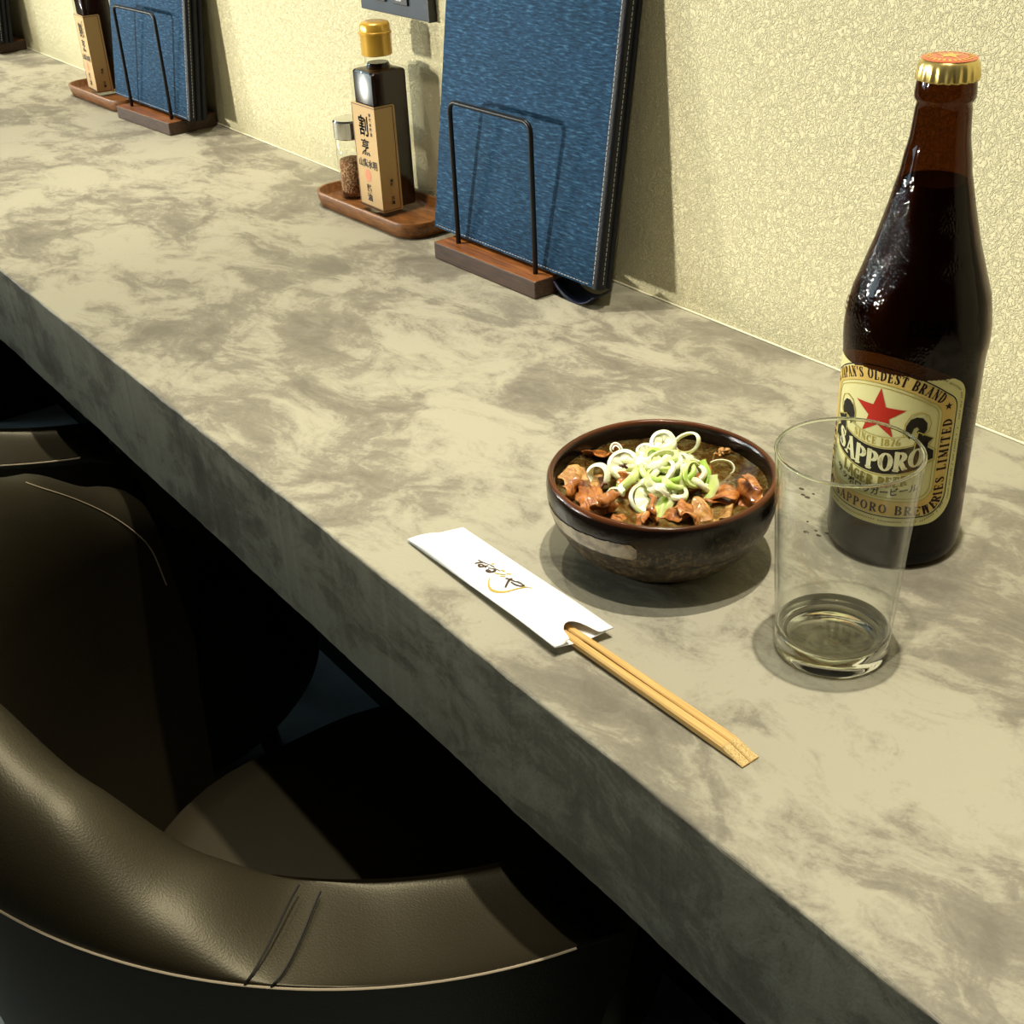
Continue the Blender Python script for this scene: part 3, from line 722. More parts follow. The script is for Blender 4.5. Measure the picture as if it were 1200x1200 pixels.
def beer():
    root = empty('beer_bottle', (0, -.147, CT)); tagit(root, 'tall brown glass beer bottle with cream label and gold crown cap', 'bottle')
    gm = thin_glass('brown bottle glass', (.215, .105, .045), rough=.04, ior=1.5)
    nt = gm.node_tree; gl = [n for n in nt.nodes if n.type == 'BSDF_GLOSSY'][0]
    tc = N(nt, 'ShaderNodeTexCoord'); vz = N(nt, 'ShaderNodeTexVoronoi', Scale=700.0); L(nt, tc.outputs['Object'], vz.inputs['Vector'])
    nz = N(nt, 'ShaderNodeTexNoise', Scale=30.0, Detail=2.0); L(nt, tc.outputs['Object'], nz.inputs['Vector'])
    rp = ramp(nt, [(.45, (0, 0, 0)), (.62, (1, 1, 1))]); L(nt, nz.outputs['Fac'], rp.inputs['Fac'])
    sx = N(nt, 'ShaderNodeSeparateXYZ'); L(nt, tc.outputs['Object'], sx.inputs[0])
    zr = N(nt, 'ShaderNodeMapRange'); zr.inputs[1].default_value = .205; zr.inputs[2].default_value = .19; L(nt, sx.outputs['Z'], zr.inputs[0])
    mu = N(nt, 'ShaderNodeMath', operation='MULTIPLY'); L(nt, rp.outputs['Color'], mu.inputs[0]); L(nt, zr.outputs[0], mu.inputs[1])
    bp = N(nt, 'ShaderNodeBump', Distance=.0005); L(nt, vz.outputs['Distance'], bp.inputs['Height']); L(nt, mu.outputs[0], bp.inputs['Strength'])
    L(nt, bp.outputs['Normal'], gl.inputs['Normal'])
    prof = []
    for i in range(len(BPROF)-1):
        a, b = BPROF[i], BPROF[i+1]; n = max(1, int((b[1]-a[1])/.004))
        if b[1]-a[1] > .05: n = 12
        for k in range(n): prof.append((a[0]+(b[0]-a[0])*k/n, a[1]+(b[1]-a[1])*k/n))
    prof.append(BPROF[-1])
    # smooth the shoulder
    for _ in range(3):
        q = prof[:]
        for i in range(1, len(prof)-1):
            if .118 < prof[i][1] < .234: q[i] = ((prof[i-1][0]+2*prof[i][0]+prof[i+1][0])/4, prof[i][1])
        prof = q
    v, f = lathe(prof, 96); capped(v, f, 96, len(prof)); mesh('glass', v, f, gm, root, auto=50)
    bp_ = [(max(.002, r-.0026), z) for r, z in prof if .006 < z < .2005]
    bp_ = [(.027, .0045)]+bp_
    v, f = lathe(bp_, 64); capped(v, f, 64, len(bp_)); mesh('beer', v, f, simple('dark beer', (.040, .014, .005), .4, spec=.2), root, auto=60)
    # crown cap with 21 flutes
    seg = 126; rings = []
    for r, z, am in ((.0139, .2462, .0005), (.0141, .2470, .00045), (.0139, .2500, .00035), (.0136, .2525, .0002), (.0131, .2540, 0), (.0124, .2553, 0), (.0118, .2557, 0), (.006, .2560, 0), (.001, .2560, 0)):
        rings.append([((r+am*cos(21*2*pi*k/seg))*cos(2*pi*k/seg), (r+am*cos(21*2*pi*k/seg))*sin(2*pi*k/seg), z) for k in range(seg)])
    v, f = loft(rings, True, True, True); cap = mesh('crown_cap', v, f, GOLDM, root, smooth=True)
    capf = lambda z: (lambda u, v_: (u/1000, v_/1000, z))
    CZ = lambda r2: .25640-.0007*(r2/151)**2
    pr = Print()
    for j in range(6):
        for k in range(48):
            a, b = radians(k*7.5), radians(k*7.5+7.5); r0, r1 = 12.6*j/6, 12.6*(j+1)/6
            pr.poly([(r0*cos(a)+1e-4*j, r0*sin(a)), (r1*cos(a), r1*sin(a)), (r1*cos(b), r1*sin(b))]+([(r0*cos(b), r0*sin(b))] if j else []))
    pr.finish('cap_disc', simple('red cap print', (.50, .085, .03), .25, coat=.5), cap, lambda u, v_: (u/1000, v_/1000, CZ(u*u+v_*v_)), None)
    pr = Print(); st = []
    for k in range(10):
        a = radians(120+36*k); r = 6.6 if k % 2 == 0 else 2.7; st.append((r*cos(a), r*sin(a)))
    for k in range(10): pr.poly([(0, 0), st[k], st[(k+1) % 10]])
    for k in range(26):
        a = radians(k*360/26); pr.stroke([(8.6*cos(a), 8.6*sin(a)), (10.7*cos(a+.05), 10.7*sin(a+.05))], 1.1)
    pr.finish('cap_emblem', simple('gold cap print', (.75, .45, .10), .3, .3), cap, lambda u, v_: (u/1000, v_/1000, CZ(u*u+v_*v_)+.00012), None)
    # label print in (u, v) millimetres round the body
    A0 = radians(-76)
    def cyl(off):
        def fn(u, v_):
            r = .0350+off; a = A0+u/35.0
            return (r*cos(a), r*sin(a), v_/1000)
        return fn
    def shape(hw, vt, kt, vb, kb, rt, rb, n=10):
        """label outline: arched top, slightly bowed bottom, rounded corners (counter-clockwise from lower right)"""
        top = lambda u: vt-kt*u*u
        bot = lambda u: vb+kb*u*u
        pts = []
        cx, cy = hw-rb, bot(hw-rb)+rb
        for k in range(n+1):
            a = radians(-90+90*k/n); pts.append((cx+rb*cos(a), cy+rb*sin(a)))
        slope = math.degrees(math.atan(2*kt*(hw-rt)))
        cx = hw-rt; cy = top(hw-rt)-rt/cos(radians(slope))*1.0
        for k in range(n+1):
            a = radians(0+(90-slope)*k/n); pts.append((cx+rt*cos(a), cy+rt*sin(a)))
        un = (hw-rt)+rt*sin(radians(slope))
        m_ = 24
        for k in range(1, m_): u = un-2*un*k/m_; pts.append((u, top(u)))
        for k in range(n+1):
            a = radians(90+slope+(90-slope)*k/n); pts.append((-cx+rt*cos(a), cy+rt*sin(a)))
        cx, cy = -(hw-rb), bot(hw-rb)+rb
        for k in range(n+1):
            a = radians(180+90*k/n); pts.append((cx+rb*cos(a), cy+rb*sin(a)))
        for k in range(1, m_): u = -(hw-rb)+2*(hw-rb)*k/m_; pts.append((u, bot(u)))
        return pts
    P0 = shape(43.8, 121.6, .0089, 26.7, .0018, 11, 15)
    P1 = shape(39.6, 115.5, .0113, 31.6, .0018, 9.5, 13)
    P1b = shape(39.0, 114.8, .0113, 32.2, .0018, 9, 12.5)
    P1c = shape(38.3, 114.0, .0113, 33.0, .0018, 8.6, 12)
    P2 = shape(31.6, 106.5, .0113, 41.2, .0018, 8, 9)
    P2b = shape(31.0, 105.9, .0113, 41.8, .0018, 7.7, 8.6)
    P3 = shape(29.9, 104.6, .0113, 43.0, .0018, 7.2, 8)
    P3b = shape(29.4, 104.1, .0113, 43.5, .0018, 7, 7.8)
    pr = Print(); pr.poly(P0); lab = pr.finish('label_paper', BEERLAB, root, cyl(.00012), 1.5)
    pr = Print(); pr.ring(P1c, P2); pr.finish('label_ring', LABGOLD, lab, cyl(.00020), 1.5)
    pr = Print(); pr.ring(P1, P1b); pr.finish('label_line', LABINK, lab, cyl(.00026), 1.5)
    pr = Print(); pr.ring(P2, P2b); pr.ring(P3, P3b)
    pr.finish('label_line', LABGOLD2, lab, cyl(.00028), 1.5)
    # lettering round the ring
    def path_place(pts, flip=False):
        P = [Vector(p) for p in pts]; S = [0]
        for i in range(1, len(P)): S.append(S[-1]+(P[i]-P[i-1]).length)
        def fn(s, h):
            s = max(0, min(S[-1]-1e-4, s))
            i = 0
            while S[i+1] < s: i += 1
            t = (s-S[i])/(S[i+1]-S[i]); p = P[i].lerp(P[i+1], t); d = (P[i+1]-P[i]).normalized(); nn = Vector((-d.y, d.x))
            q = p+nn*h; return (q.x, q.y)
        return fn, S[-1]
    pr = Print()
    # upper text: left to right, tops outward
    up = [(-35.6, 84), (-35.6, 93)]+arc(-27.5, 93.5, 8, 8, 170, 115, 6)+[(u, 108.2-.0113*u*u) for u in range(-28, 29, 4)]+arc(27.5, 93.5, 8, 8, 65, 10, 6)+[(35.6, 93), (35.6, 84)]
    up = [(u, 107.9-.0113*u*u) for u in range(-34, 36, 2)]
    fn, Lp = path_place(up)
    tx = "JAPAN'S OLDEST BRAND"; hgt = 5.3; wd_ = textwidth(tx, hgt, .14, .94)
    serif_text(pr, tx, hgt, fn, .14, .94, (Lp-wd_)/2+.3, 1.15)
    low = [(-37.4, 91), (-37.4, 48)]+arc(-26.4, 45.3, 11, 11, 180, 270, 8)+[(0, 34.0)]+arc(26.4, 45.3, 11, 11, 270, 360, 8)+[(37.4, 48), (37.4, 91)]
    fn, Lp = path_place(low)
    half = Lp/2
    tx = "BREWERIES LIMITED"; s0 = half+13.5; wd_ = textwidth(tx, 5.0, .14, 1)
    serif_text(pr, tx, 5.0, fn, .14, (Lp-1.5-s0)/wd_, s0, 1.15)
    tx = "BREWED BY SAPPORO"; wd_ = textwidth(tx, 5.0, .14, 1)
    serif_text(pr, tx, 5.0, fn, .14, (half+10.5-6)/wd_*.86, 6+(half+4.5)*.14, 1.15)
    for sx in (-1, 1):
        cx, cy = sx*34.2, 95.8
        st = [((2.3 if k % 2 == 0 else .95)*cos(radians(90+36*k))+cx, (2.3 if k % 2 == 0 else .95)*sin(radians(90+36*k))+cy) for k in range(10)]
        for k in range(10): pr.poly([(cx, cy), st[k], st[(k+1) % 10]])
    # tiny print outside the line
    fn, Lp = path_place(shape(41.6, 119, .0095, 29.2, .0018, 9.8, 14)[4:-3])
    s = 10
    random.seed(3)
    while s < Lp*.30:
        if random.random() < .8: pr.stroke([fn(s, -.4), fn(s+.5+random.random()*.5, .4)], .32)
        s += 1.3
    s = Lp*.96
    fb, Lb = path_place([(-28, 30.6), (-10, 29.4), (10, 29.4), (28, 30.6), (36, 35), (39.5, 41)])
    s = 0
    while s < Lb:
        if random.random() < .75: pr.stroke([fb(s, -.4), fb(s+.6, .4)], .36)
        s += 1.25
    pr.finish('label_lettering', LABINK, lab, cyl(.00030), 1.5)
    # star
    pr = Print(); cx, cy, R = 0, 89.6, 14.2
    st = [((R if k % 2 == 0 else R*.40)*cos(radians(90+36*k))+cx, (R if k % 2 == 0 else R*.40)*sin(radians(90+36*k))+cy) for k in range(10)]
    for k in range(10): pr.poly([(cx, cy), st[k], st[(k+1) % 10]])
    pr.finish('label_star', LABRED, lab, cyl(.00030), 1.5)
    # ribbon: cream strip with SINCE 1876, dark band with SAPPORO
    cen = lambda u: .0105*u*u
    def strip(pr, v0, v1, ua, ub, n=24):
        for k in range(n):
            a = ua+(ub-ua)*k/n; b = ua+(ub-ua)*(k+1)/n
            pr.poly([(a, v0+cen(a)), (b, v0+cen(b)), (b, v1+cen(b)), (a, v1+cen(a))])
    pr = Print(); strip(pr, 70.6, 78.0, -19.5, 19.5); pr.finish('label_strip', BEERLAB, lab, cyl(.00034), 1.5)
    pr = Print(); strip(pr, 56.6, 70.9, -25.8, 25.8)
    for sx in (-1, 1):
        pr.poly([(sx*21, 71), (sx*28, 79), (sx*20.5, 82.5), (sx*18.6, 74.5)])
        pr.poly([(sx*25.2, 66), (sx*25.9, 74), (sx*29.0, 72), (sx*29.3, 67.5)])
        # horned animal heads either side
        hd = [(14.0, 81.0), (14.2, 85.5), (16.0, 89.2), (18.8, 90.8), (21.8, 90.4), (24.2, 87.6), (24.5, 84.2), (23.2, 81.6), (20.8, 81.0), (19.4, 82.6), (20.6, 84.2), (19.4, 85.4), (18.0, 84.4), (17.2, 81.4), (16.6, 78.2)]
        pr.poly([(sx*a, b) for a, b in hd])
    pr.finish('label_ribbon', LABDARK, lab, cyl(.00038), 1.5)
    pr = Print()
    for a, b in ((55.5, 56.1), (71.2, 71.9), (77.2, 77.7)): strip(pr, a, b, -25.8 if a < 72 and a < 60 else -19.5, 25.8 if a < 60 else 19.5)
    for sx in (-1, 1):
        pr.stroke([(sx*a, b) for a, b in [(13.4, 80), (13.8, 87), (16.4, 92), (20.6, 93.4), (24.6, 91.6), (26.2, 87.4), (25.4, 83), (22.6, 80.8)]], .55)
        pr.stroke([(sx*a, b) for a, b in [(19.2, 72), (20.3, 82.6), (28.3, 79.2), (26.2, 75), (30.0, 72.6), (30.2, 66.6), (26, 64.5)]], .55)
    tx = 'SINCE 1876'; wd_ = textwidth(tx, 3.9, .12, 1.15)
    serif_text(pr, tx, 3.9, lambda s, hh: (s-wd_/2, 72.7+cen(s-wd_/2)+hh), .12, 1.15, 0, 1.3)
    pr.finish('label_gilding', LABGOLD2, lab, cyl(.00042), 1.5)
    pr = Print(); tx = 'SAPPORO'; hgt = 10.2; cd = 1.14; wd_ = textwidth(tx, hgt, .04, cd)
    serif_text(pr, tx, hgt, lambda s, hh: (s-wd_/2, 58.5+cen(s-wd_/2)+hh), .04, cd, 0, 1.35)
    pr.finish('label_name', LABCR, lab, cyl(.00046), 1.5)
    pr = Print(); tx = 'LAGER BEER'; hgt = 5.6; cd = 1.12; wd_ = textwidth(tx, hgt, .06, cd)
    serif_text(pr, tx, hgt, lambda s, hh: (s-wd_/2, 48.9+cen(s-wd_/2)+hh), .06, cd, 0, 1.35)
    pr.finish('label_lettering', LABOL, lab, cyl(.00036), 1.5)
    pr = Print(); put_text(pr, 'サッポロラガービール', 4.9, lambda x, y: (x*.98, 45.6+y+cen(x)*.9), .12)
    pr.finish('label_lettering', LABINK, lab, cyl(.00034), 1.5)
    # raised word in the shoulder glass
    def emb(off):
        def fn(u, v_):
            z = v_/1000; r = prof_r(z)+off; a = u/35.0
            return (r*cos(a), r*sin(a), z)
        return fn
    for a0 in (-40, -130):
        pr = Print(); put_text(pr, 'BEER', 9.5, lambda x, y: (x*1.25+radians(a0)*35, 137+y), .25)
        pr.finish('raised_lettering', gm, root, emb(.0004), 1.5)
    return root
beer()

# ------------------------------------------------------------------ tumbler
def tumbler():
    root = empty('drinking_glass', (.0472, -.2498, CT)); tagit(root, 'empty clear straight-sided drinking glass in front of the beer bottle', 'glass')
    # outer radius 28 mm at foot to 33 mm at rim, wall about 1.2 mm, heavy 10 mm base
    Hh = .1085
    out = [(.0245, .0), (.0262, .0006), (.0272, .0022), (.0274, .005), (.0272, .0085), (.0276, .012)]+[(.0276+(.0330-.0276)*k/8, .012+(Hh-.0012-.012)*k/8) for k in range(1, 9)]
    rim = [(.0328, Hh-.0003), (.0324, Hh), (.0320, Hh-.0003)]
    inn = [(.0318-(.0318-.0262)*k/8, Hh-.0014-(Hh-.0014-.016)*k/8) for k in range(0, 9)]+[(.0252, .0125), (.0232, .0105), (.0200, .0097), (.012, .0094), (.0005, .0094)]
    rimg = bpy.data.materials.new('rim glass'); rimg.use_nodes = True; nt = rimg.node_tree; nt.nodes.clear()
    o_ = N(nt, 'ShaderNodeOutputMaterial'); g = N(nt, 'ShaderNodeBsdfGlass', IOR=1.5); g.inputs['Color'].default_value = (.98, 1, .98, 1); L(nt, g.outputs[0], o_.inputs[0])
    # walls
    wall = out[3:]+rim+inn[:9]
    v, f = lathe(wall, 96); mesh('wall', v, f, GLASSC, root, smooth=True)
    v, f = tube([(.0324*cos(2*pi*k/96), .0324*sin(2*pi*k/96), Hh-.0004) for k in range(96)], .00085, 8, closed=True)
    mesh('rim', v, f, rimg, root, smooth=True)
    base = [(.0005, .0012), (.021, .0012), (.0238, .0)]+out[:6]+[(.0264, .0135)]+inn[9:]
    gm = bpy.data.materials.new('heavy base glass'); gm.use_nodes = True; nt = gm.node_tree; nt.nodes.clear()
    o_ = N(nt, 'ShaderNodeOutputMaterial'); g = N(nt, 'ShaderNodeBsdfGlass', IOR=1.5); g.inputs['Color'].default_value = (1, 1, 1, 1); tr = N(nt, 'ShaderNodeBsdfTransparent'); tr.inputs[0].default_value = (.97, .98, .95, 1); mx = N(nt, 'ShaderNodeMixShader'); mx.inputs[0].default_value = 1.0
    L(nt, tr.outputs[0], mx.inputs[1]); L(nt, g.outputs[0], mx.inputs[2]); L(nt, mx.outputs[0], o_.inputs[0])
    v, f = lathe(base, 96); b = mesh('base', v, f, gm, root, smooth=True)
    return root, b
tg, tbase = tumbler()
try:                                                        # let the small lamps throw caustics through the heavy base
    tbase.cycles.is_caustics_caster = True
    for o in bpy.data.objects:
        if o.type == 'LIGHT' and o.data.type == 'SPOT': o.data.cycles.is_caustics_light = True
        if o.name in ('worktop',): o.cycles.is_caustics_receiver = True
except Exception: pass

# ------------------------------------------------------------------ bowl of stew
BX, BY = -.0690, -.2558
def glaze():
    mt, nt, b = M('dark iron glaze')
    tc = N(nt, 'ShaderNodeTexCoord'); sx = N(nt, 'ShaderNodeSeparateXYZ'); L(nt, tc.outputs['Object'], sx.inputs[0])
    n = N(nt, 'ShaderNodeTexNoise', Scale=300.0, Detail=5.0, Roughness=.72); L(nt, tc.outputs['Object'], n.inputs['Vector'])
    n2 = N(nt, 'ShaderNodeTexNoise', Scale=28.0, Detail=3.0); L(nt, tc.outputs['Object'], n2.inputs['Vector'])
    sp = ramp(nt, [(.42, (.012, .008, .004)), (.52, (.040, .026, .012)), (.60, (.13, .092, .045))]); L(nt, n.outputs['Fac'], sp.inputs['Fac'])
    # height with a wavering line where the black upper glaze runs into the speckled lower one
    ma = N(nt, 'ShaderNodeMath', operation='MULTIPLY_ADD'); ma.inputs[1].default_value = .022; L(nt, n2.outputs['Fac'], ma.inputs[0]); L(nt, sx.outputs['Z'], ma.inputs[2])
    up = ramp(nt, [(.0485, (0, 0, 0)), (.0530, (1, 1, 1))]); L(nt, ma.outputs[0], up.inputs['Fac'])
    mx = N(nt, 'ShaderNodeMix', data_type='RGBA'); L(nt, up.outputs['Color'], mx.inputs[0]); L(nt, sp.outputs['Color'], mx.inputs[6]); mx.inputs[7].default_value = (.006, .004, .003, 1)
    rim = ramp(nt, [(.0510, (0, 0, 0)), (.0520, (1, 1, 1))]); L(nt, sx.outputs['Z'], rim.inputs['Fac'])
    m2 = N(nt, 'ShaderNodeMix', data_type='RGBA'); L(nt, rim.outputs['Color'], m2.inputs[0]); L(nt, mx.outputs[2], m2.inputs[6]); m2.inputs[7].default_value = (.17, .050, .014, 1)
    L(nt, m2.outputs[2], b.inputs['Base Color'])
    rg = ramp(nt, [(.05, (.42,)*3), (.053, (.10,)*3)]); L(nt, ma.outputs[0], rg.inputs['Fac']); L(nt, rg.outputs['Color'], b.inputs['Roughness'])
    bp = N(nt, 'ShaderNodeBump', Strength=.35, Distance=.0006); L(nt, n.outputs['Fac'], bp.inputs['Height']); L(nt, bp.outputs['Normal'], b.inputs['Normal'])
    b.inputs['Coat Weight'].default_value = .0; b.inputs['Specular IOR Level'].default_value = .38
    return mt
def bowl():
    root = empty('bowl', (BX, BY, CT)); tagit(root, 'small round dark brown glazed bowl holding stew, left of the drinking glass', 'bowl')
    GZ = glaze()
    op = [(.0010, .002), (.0270, .002), (.0280, 0), (.0305, 0), (.0312, .0015), (.0330, .0042), (.0400, .0078), (.0470, .0125), (.0525, .0185), (.0558, .0245), (.0570, .0272), (.0580, .0276), (.0600, .0340), (.0612, .0410), (.0613, .0470), (.0609, .0508), (.0600, .0525), (.0590, .0530), (.0578, .0526), (.0568, .0510),
          (.0562, .0480), (.0560, .0430), (.0545, .0340), (.0500, .0230), (.0400, .0140), (.0200, .0100), (.0010, .0095)]
    # slightly uneven hand-thrown wall
    v, f = lathe(op, 96)
    vv = []
    for i, p in enumerate(v):
        a = atan2(p[1], p[0]); k = 1+.006*sin(2*a+.6)*(p[2] > .01); vv.append((p[0]*k, p[1]*k, p[2]+(.0005*sin(3*a) if p[2] > .03 else 0)))
    mesh('body', vv, f, GZ, root, auto=70)
    # brushed stroke of pale slip on the left flank
    def rad(z):
        for i in range(3, 16):
            if op[i][1] <= z <= op[i+1][1]:
                t = (z-op[i][1])/(op[i+1][1]-op[i][1]+1e-9); return op[i][0]*(1-t)+op[i+1][0]*t
        return .0613
    slip = simple('pale slip', (.30, .245, .145), .3, var=(160, (.13, .095, .05), .42, .66), coat=.2)
    vs, fs = [], []; n = 46
    random.seed(5)
    for i in range(n+1):
        a = radians(-119+ i*(65/n)); t = i/n
        # tapered at its left tip, ragged blunt right end
        zt = .0395+.0028*t + .0003*random.uniform(-1, 1) + .006*max(0, .2-t)
        zb = .0395 - .0065*min(1, t*3.5)**.7 + .0002*random.uniform(-1, 1) - .0005*t
        if i >= n-1: zt -= .0012*(i-n+2); zb += .0010*(i-n+2)
        for k in range(6):
            z = zb+(zt-zb)*k/5; r = (rad(z)+.00035)*(1+.006*sin(2*a+.6)); vs.append((r*cos(a), r*sin(a), z))
    for i in range(n):
        for k in range(5): fs.append((i*6+k, (i+1)*6+k, (i+1)*6+k+1, i*6+k+1))
    mesh('slip_stroke', vs, fs, slip, root, smooth=True)
    # broth
    mt, nt, b = M('stew broth'); tc = N(nt, 'ShaderNodeTexCoord')
    n1 = N(nt, 'ShaderNodeTexNoise', Scale=160.0, Detail=5.0, Roughness=.65, Distortion=.6); L(nt, tc.outputs['Object'], n1.inputs['Vector'])
    rp = ramp(nt, [(.36, (.20, .075, .012)), (.52, (.32, .19, .045)), (.64, (.50, .38, .14))]); L(nt, n1.outputs['Fac'], rp.inputs['Fac']); L(nt, rp.outputs['Color'], b.inputs['Base Color'])
    b.inputs['Roughness'].default_value = .12; b.inputs['Coat Weight'].default_value = .6
    bp = N(nt, 'ShaderNodeBump', Strength=.5, Distance=.0012); L(nt, n1.outputs['Fac'], bp.inputs['Height']); L(nt, bp.outputs['Normal'], b.inputs['Normal'])
    rings = []
    for r in (.0562, .0552, .05, .04, .03, .02, .01, .001):
        rings.append([(r*cos(2*pi*k/72), r*sin(2*pi*k/72),   .0425+(.0006 if r > .056 else 0)+.0004*sin(k*.9)*sin(r*300)) for k in range(72)])
    v, f = loft(rings, True, True, True)
    o = mesh('broth', v, f, mt, None, smooth=True, loc=(BX, BY, CT)); tagit(o, 'golden brown stew broth filling the dark bowl', 'broth', kind='stuff')
    return root
bowl()

def meatmat(name, c1, c2):
    mt, nt, b = M(name); tc = N(nt, 'ShaderNodeTexCoord')
    mp = N(nt, 'ShaderNodeMapping'); mp.inputs['Scale'].default_value = (1, 3, 1); L(nt, tc.outputs['Object'], mp.inputs['Vector'])
    n1 = N(nt, 'ShaderNodeTexNoise', Scale=110.0, Detail=5.0, Roughness=.65, Distortion=.8); L(nt, mp.outputs[0], n1.inputs['Vector'])
    rp = ramp(nt, [(.36, c1), (.64, c2)]); L(nt, n1.outputs['Fac'], rp.inputs['Fac']); L(nt, rp.outputs['Color'], b.inputs['Base Color'])
    b.inputs['Roughness'].default_value = .25; b.inputs['Coat Weight'].default_value = .9; b.inputs['Coat Roughness'].default_value = .10
    b.inputs['Subsurface Weight'].default_value = .15; b.inputs['Subsurface Radius'].default_value = (.002, .001, .0005); b.inputs['Subsurface Scale'].default_value = .5
    bp = N(nt, 'ShaderNodeBump', Strength=.8, Distance=.0016); L(nt, n1.outputs['Fac'], bp.inputs['Height']); L(nt, bp.outputs['Normal'], b.inputs['Normal'])
    return mt
MEATS = [meatmat('orange brown meat', (.24, .055, .008), (.66, .24, .045)), meatmat('reddish brown meat', (.11, .022, .008), (.26, .065, .022)), meatmat('tan fat meat', (.34, .12, .020), (.72, .42, .13))]
def slice_mesh(seed, Lx, Wy, curl, wave, lift):
    """thin curled slice: strip of length Lx rolled by 'curl' turns, ragged sides, 1.6 mm thick"""
    rnd = random.Random(seed); nx, ny = 26, 9; v = []; f = []
    ph = [rnd.uniform(0, 6) for _ in range(6)]
    th = .0014
    top, bot = [], []
    x = y = 0.0; ang = 0.0; path = []
    for i in range(nx+1):
        s = i/nx; path.append((x, y, ang))
        k = curl*2*pi/nx*(.4+1.2*s); ang += k + .25*sin(ph[0]+s*9)*wave
        x += cos(ang)*Lx/nx; y += sin(ang)*Lx/nx
    for sgn in (1, -1):
        for i, (px, pz, an) in enumerate(path):
            for j in range(ny+1):
                t = j/ny-.5; edge = 1-abs(2*t)**3
                wy = Wy*(1+.12*sin(ph[1]+i*.4)+.07*sin(ph[2]+i*.9))*(.75+.25*sin(pi*i/nx))
                off = sgn*th*(edge*.7+.3)+.0006*sin(ph[3]+i*.35+j*.7)*wave+.0008*sin(ph[4]+j*.5+i*.25)*wave
                v.append((px-sin(an)*off, t*wy+.0008*sin(ph[5]+i), pz+cos(an)*off+lift*(2*t)**2))
    m_ = (nx+1)*(ny+1)
    for i in range(nx):
        for j in range(ny):
            a = i*(ny+1)+j; q = (a, a+1, a+ny+2, a+ny+1); f.append(q); f.append(tuple(x_+m_ for x_ in q)[::-1])
    for i in range(nx):
        for j in (0, ny):
            a = i*(ny+1)+j; q = (a, a+ny+1, a+ny+1+m_, a+m_); f.append(q)
    for j in range(ny):
        for i in (0, nx):
            a = i*(ny+1)+j; f.append((a, a+1, a+1+m_, a+m_))
    return v, f
SL = [  # x, y, z, rotz, tilt, L, W, curl, mat, label
 (-.1000, -.2860, .0420, 20, 8, .026, .018, .14, 2, 'tan crinkled meat slice against the left rim of the bowl'),
 (-.0900, -.2880, .0440, 60, -12, .022, .016, .10, 1, 'smooth reddish meat slice beside the leftmost scallion ring'),
 (-.0790, -.2960, .0415, -30, 6, .040, .014, .80, 0, 'tightly curled meat roll at the front left of the stew'),
 (-.0640, -.2990, .0415, -10, 5, .030, .014, .22, 0, 'orange-brown meat fold at the front rim under the holed scallion slice'),
 (-.1130, -.2580, .0440, 35, -28, .028, .018, .25, 0, 'orange-brown meat slice standing at the back left of the stew'),
 (-.0960, -.2420, .0430, 10, -18, .028, .013, .20, 1, 'reddish meat slice behind the scallions at the back'),
 (-.0480, -.2840, .0420, 60, 8, .026, .014, .40, 0, 'small curled meat piece in front of the hanging scallion strips'),
 (-.0400, -.2720, .0420, 25, 5, .028, .013, .45, 0, 'meat curl at the front right of the scallions'),
 (-.0370, -.2440, .0440, 50, 0, .040, .015, .90, 0, 'rolled meat slice right of the scallion heap'),
 (-.0270, -.2360, .0425, 80, 10, .028, .018, .30, 0, 'orange-brown meat fold near the right rim'),
 (-.0290, -.2580, .0420, 30, 6, .030, .016, .30, 2, 'pale meat fold at the right front rim'),
 (-.0740, -.2065, .0420, 15, 0, .010, .006, .2, 2, 'tiny tan meat scrap floating at the back right'),
 (-.0900, -.3000, .0400, 10, 8, .026, .014, .35, 0, 'small orange-brown meat fold deep at the front left rim'),
 (-.0490, -.2950, .0400, 35, 5, .030, .014, .40, 0, 'meat fold pressed to the front rim right of the holed slice'),
 (-.0330, -.2690, .0400, 60, 5, .026, .015, .55, 0, 'curled meat piece low at the front right rim'),
 (-.0700, -.2760, .0400, 130, 4, .030, .018, .2, 0, 'meat slice under the middle of the scallion heap'),
 (-.0850, -.2680, .0400, 100, 4, .030, .018, .2, 1, 'meat slice under the left of the scallion heap'),
 (-.0520, -.2470, .0400, 20, 4, .030, .018, .2, 0, 'meat slice under the right of the scallion heap'),
]
for i, (x, y, z, rz, tl, Lx, Wy, cu, mi, lb) in enumerate(SL):
    v, f = slice_mesh(40+i, Lx, Wy, cu, 1.0, .001)
    zc = sum(p[2] for p in v)/len(v); xc = sum(p[0] for p in v)/len(v)
    v = [(p[0]-xc, p[1], (p[2]-min(q[2] for q in v))*.72) for p in v]
    o = mesh('meat_slice', v, f, MEATS[mi], None, smooth=True, loc=(x, y, CT+z-.0018)); md = o.modifiers.new('s', 'SUBSURF'); md.levels = md.render_levels = 1; o.rotation_euler = (radians(tl), radians(tl*.4), radians(rz))
    tagit(o, lb, 'meat', 'stewed meat slices in the bowl')

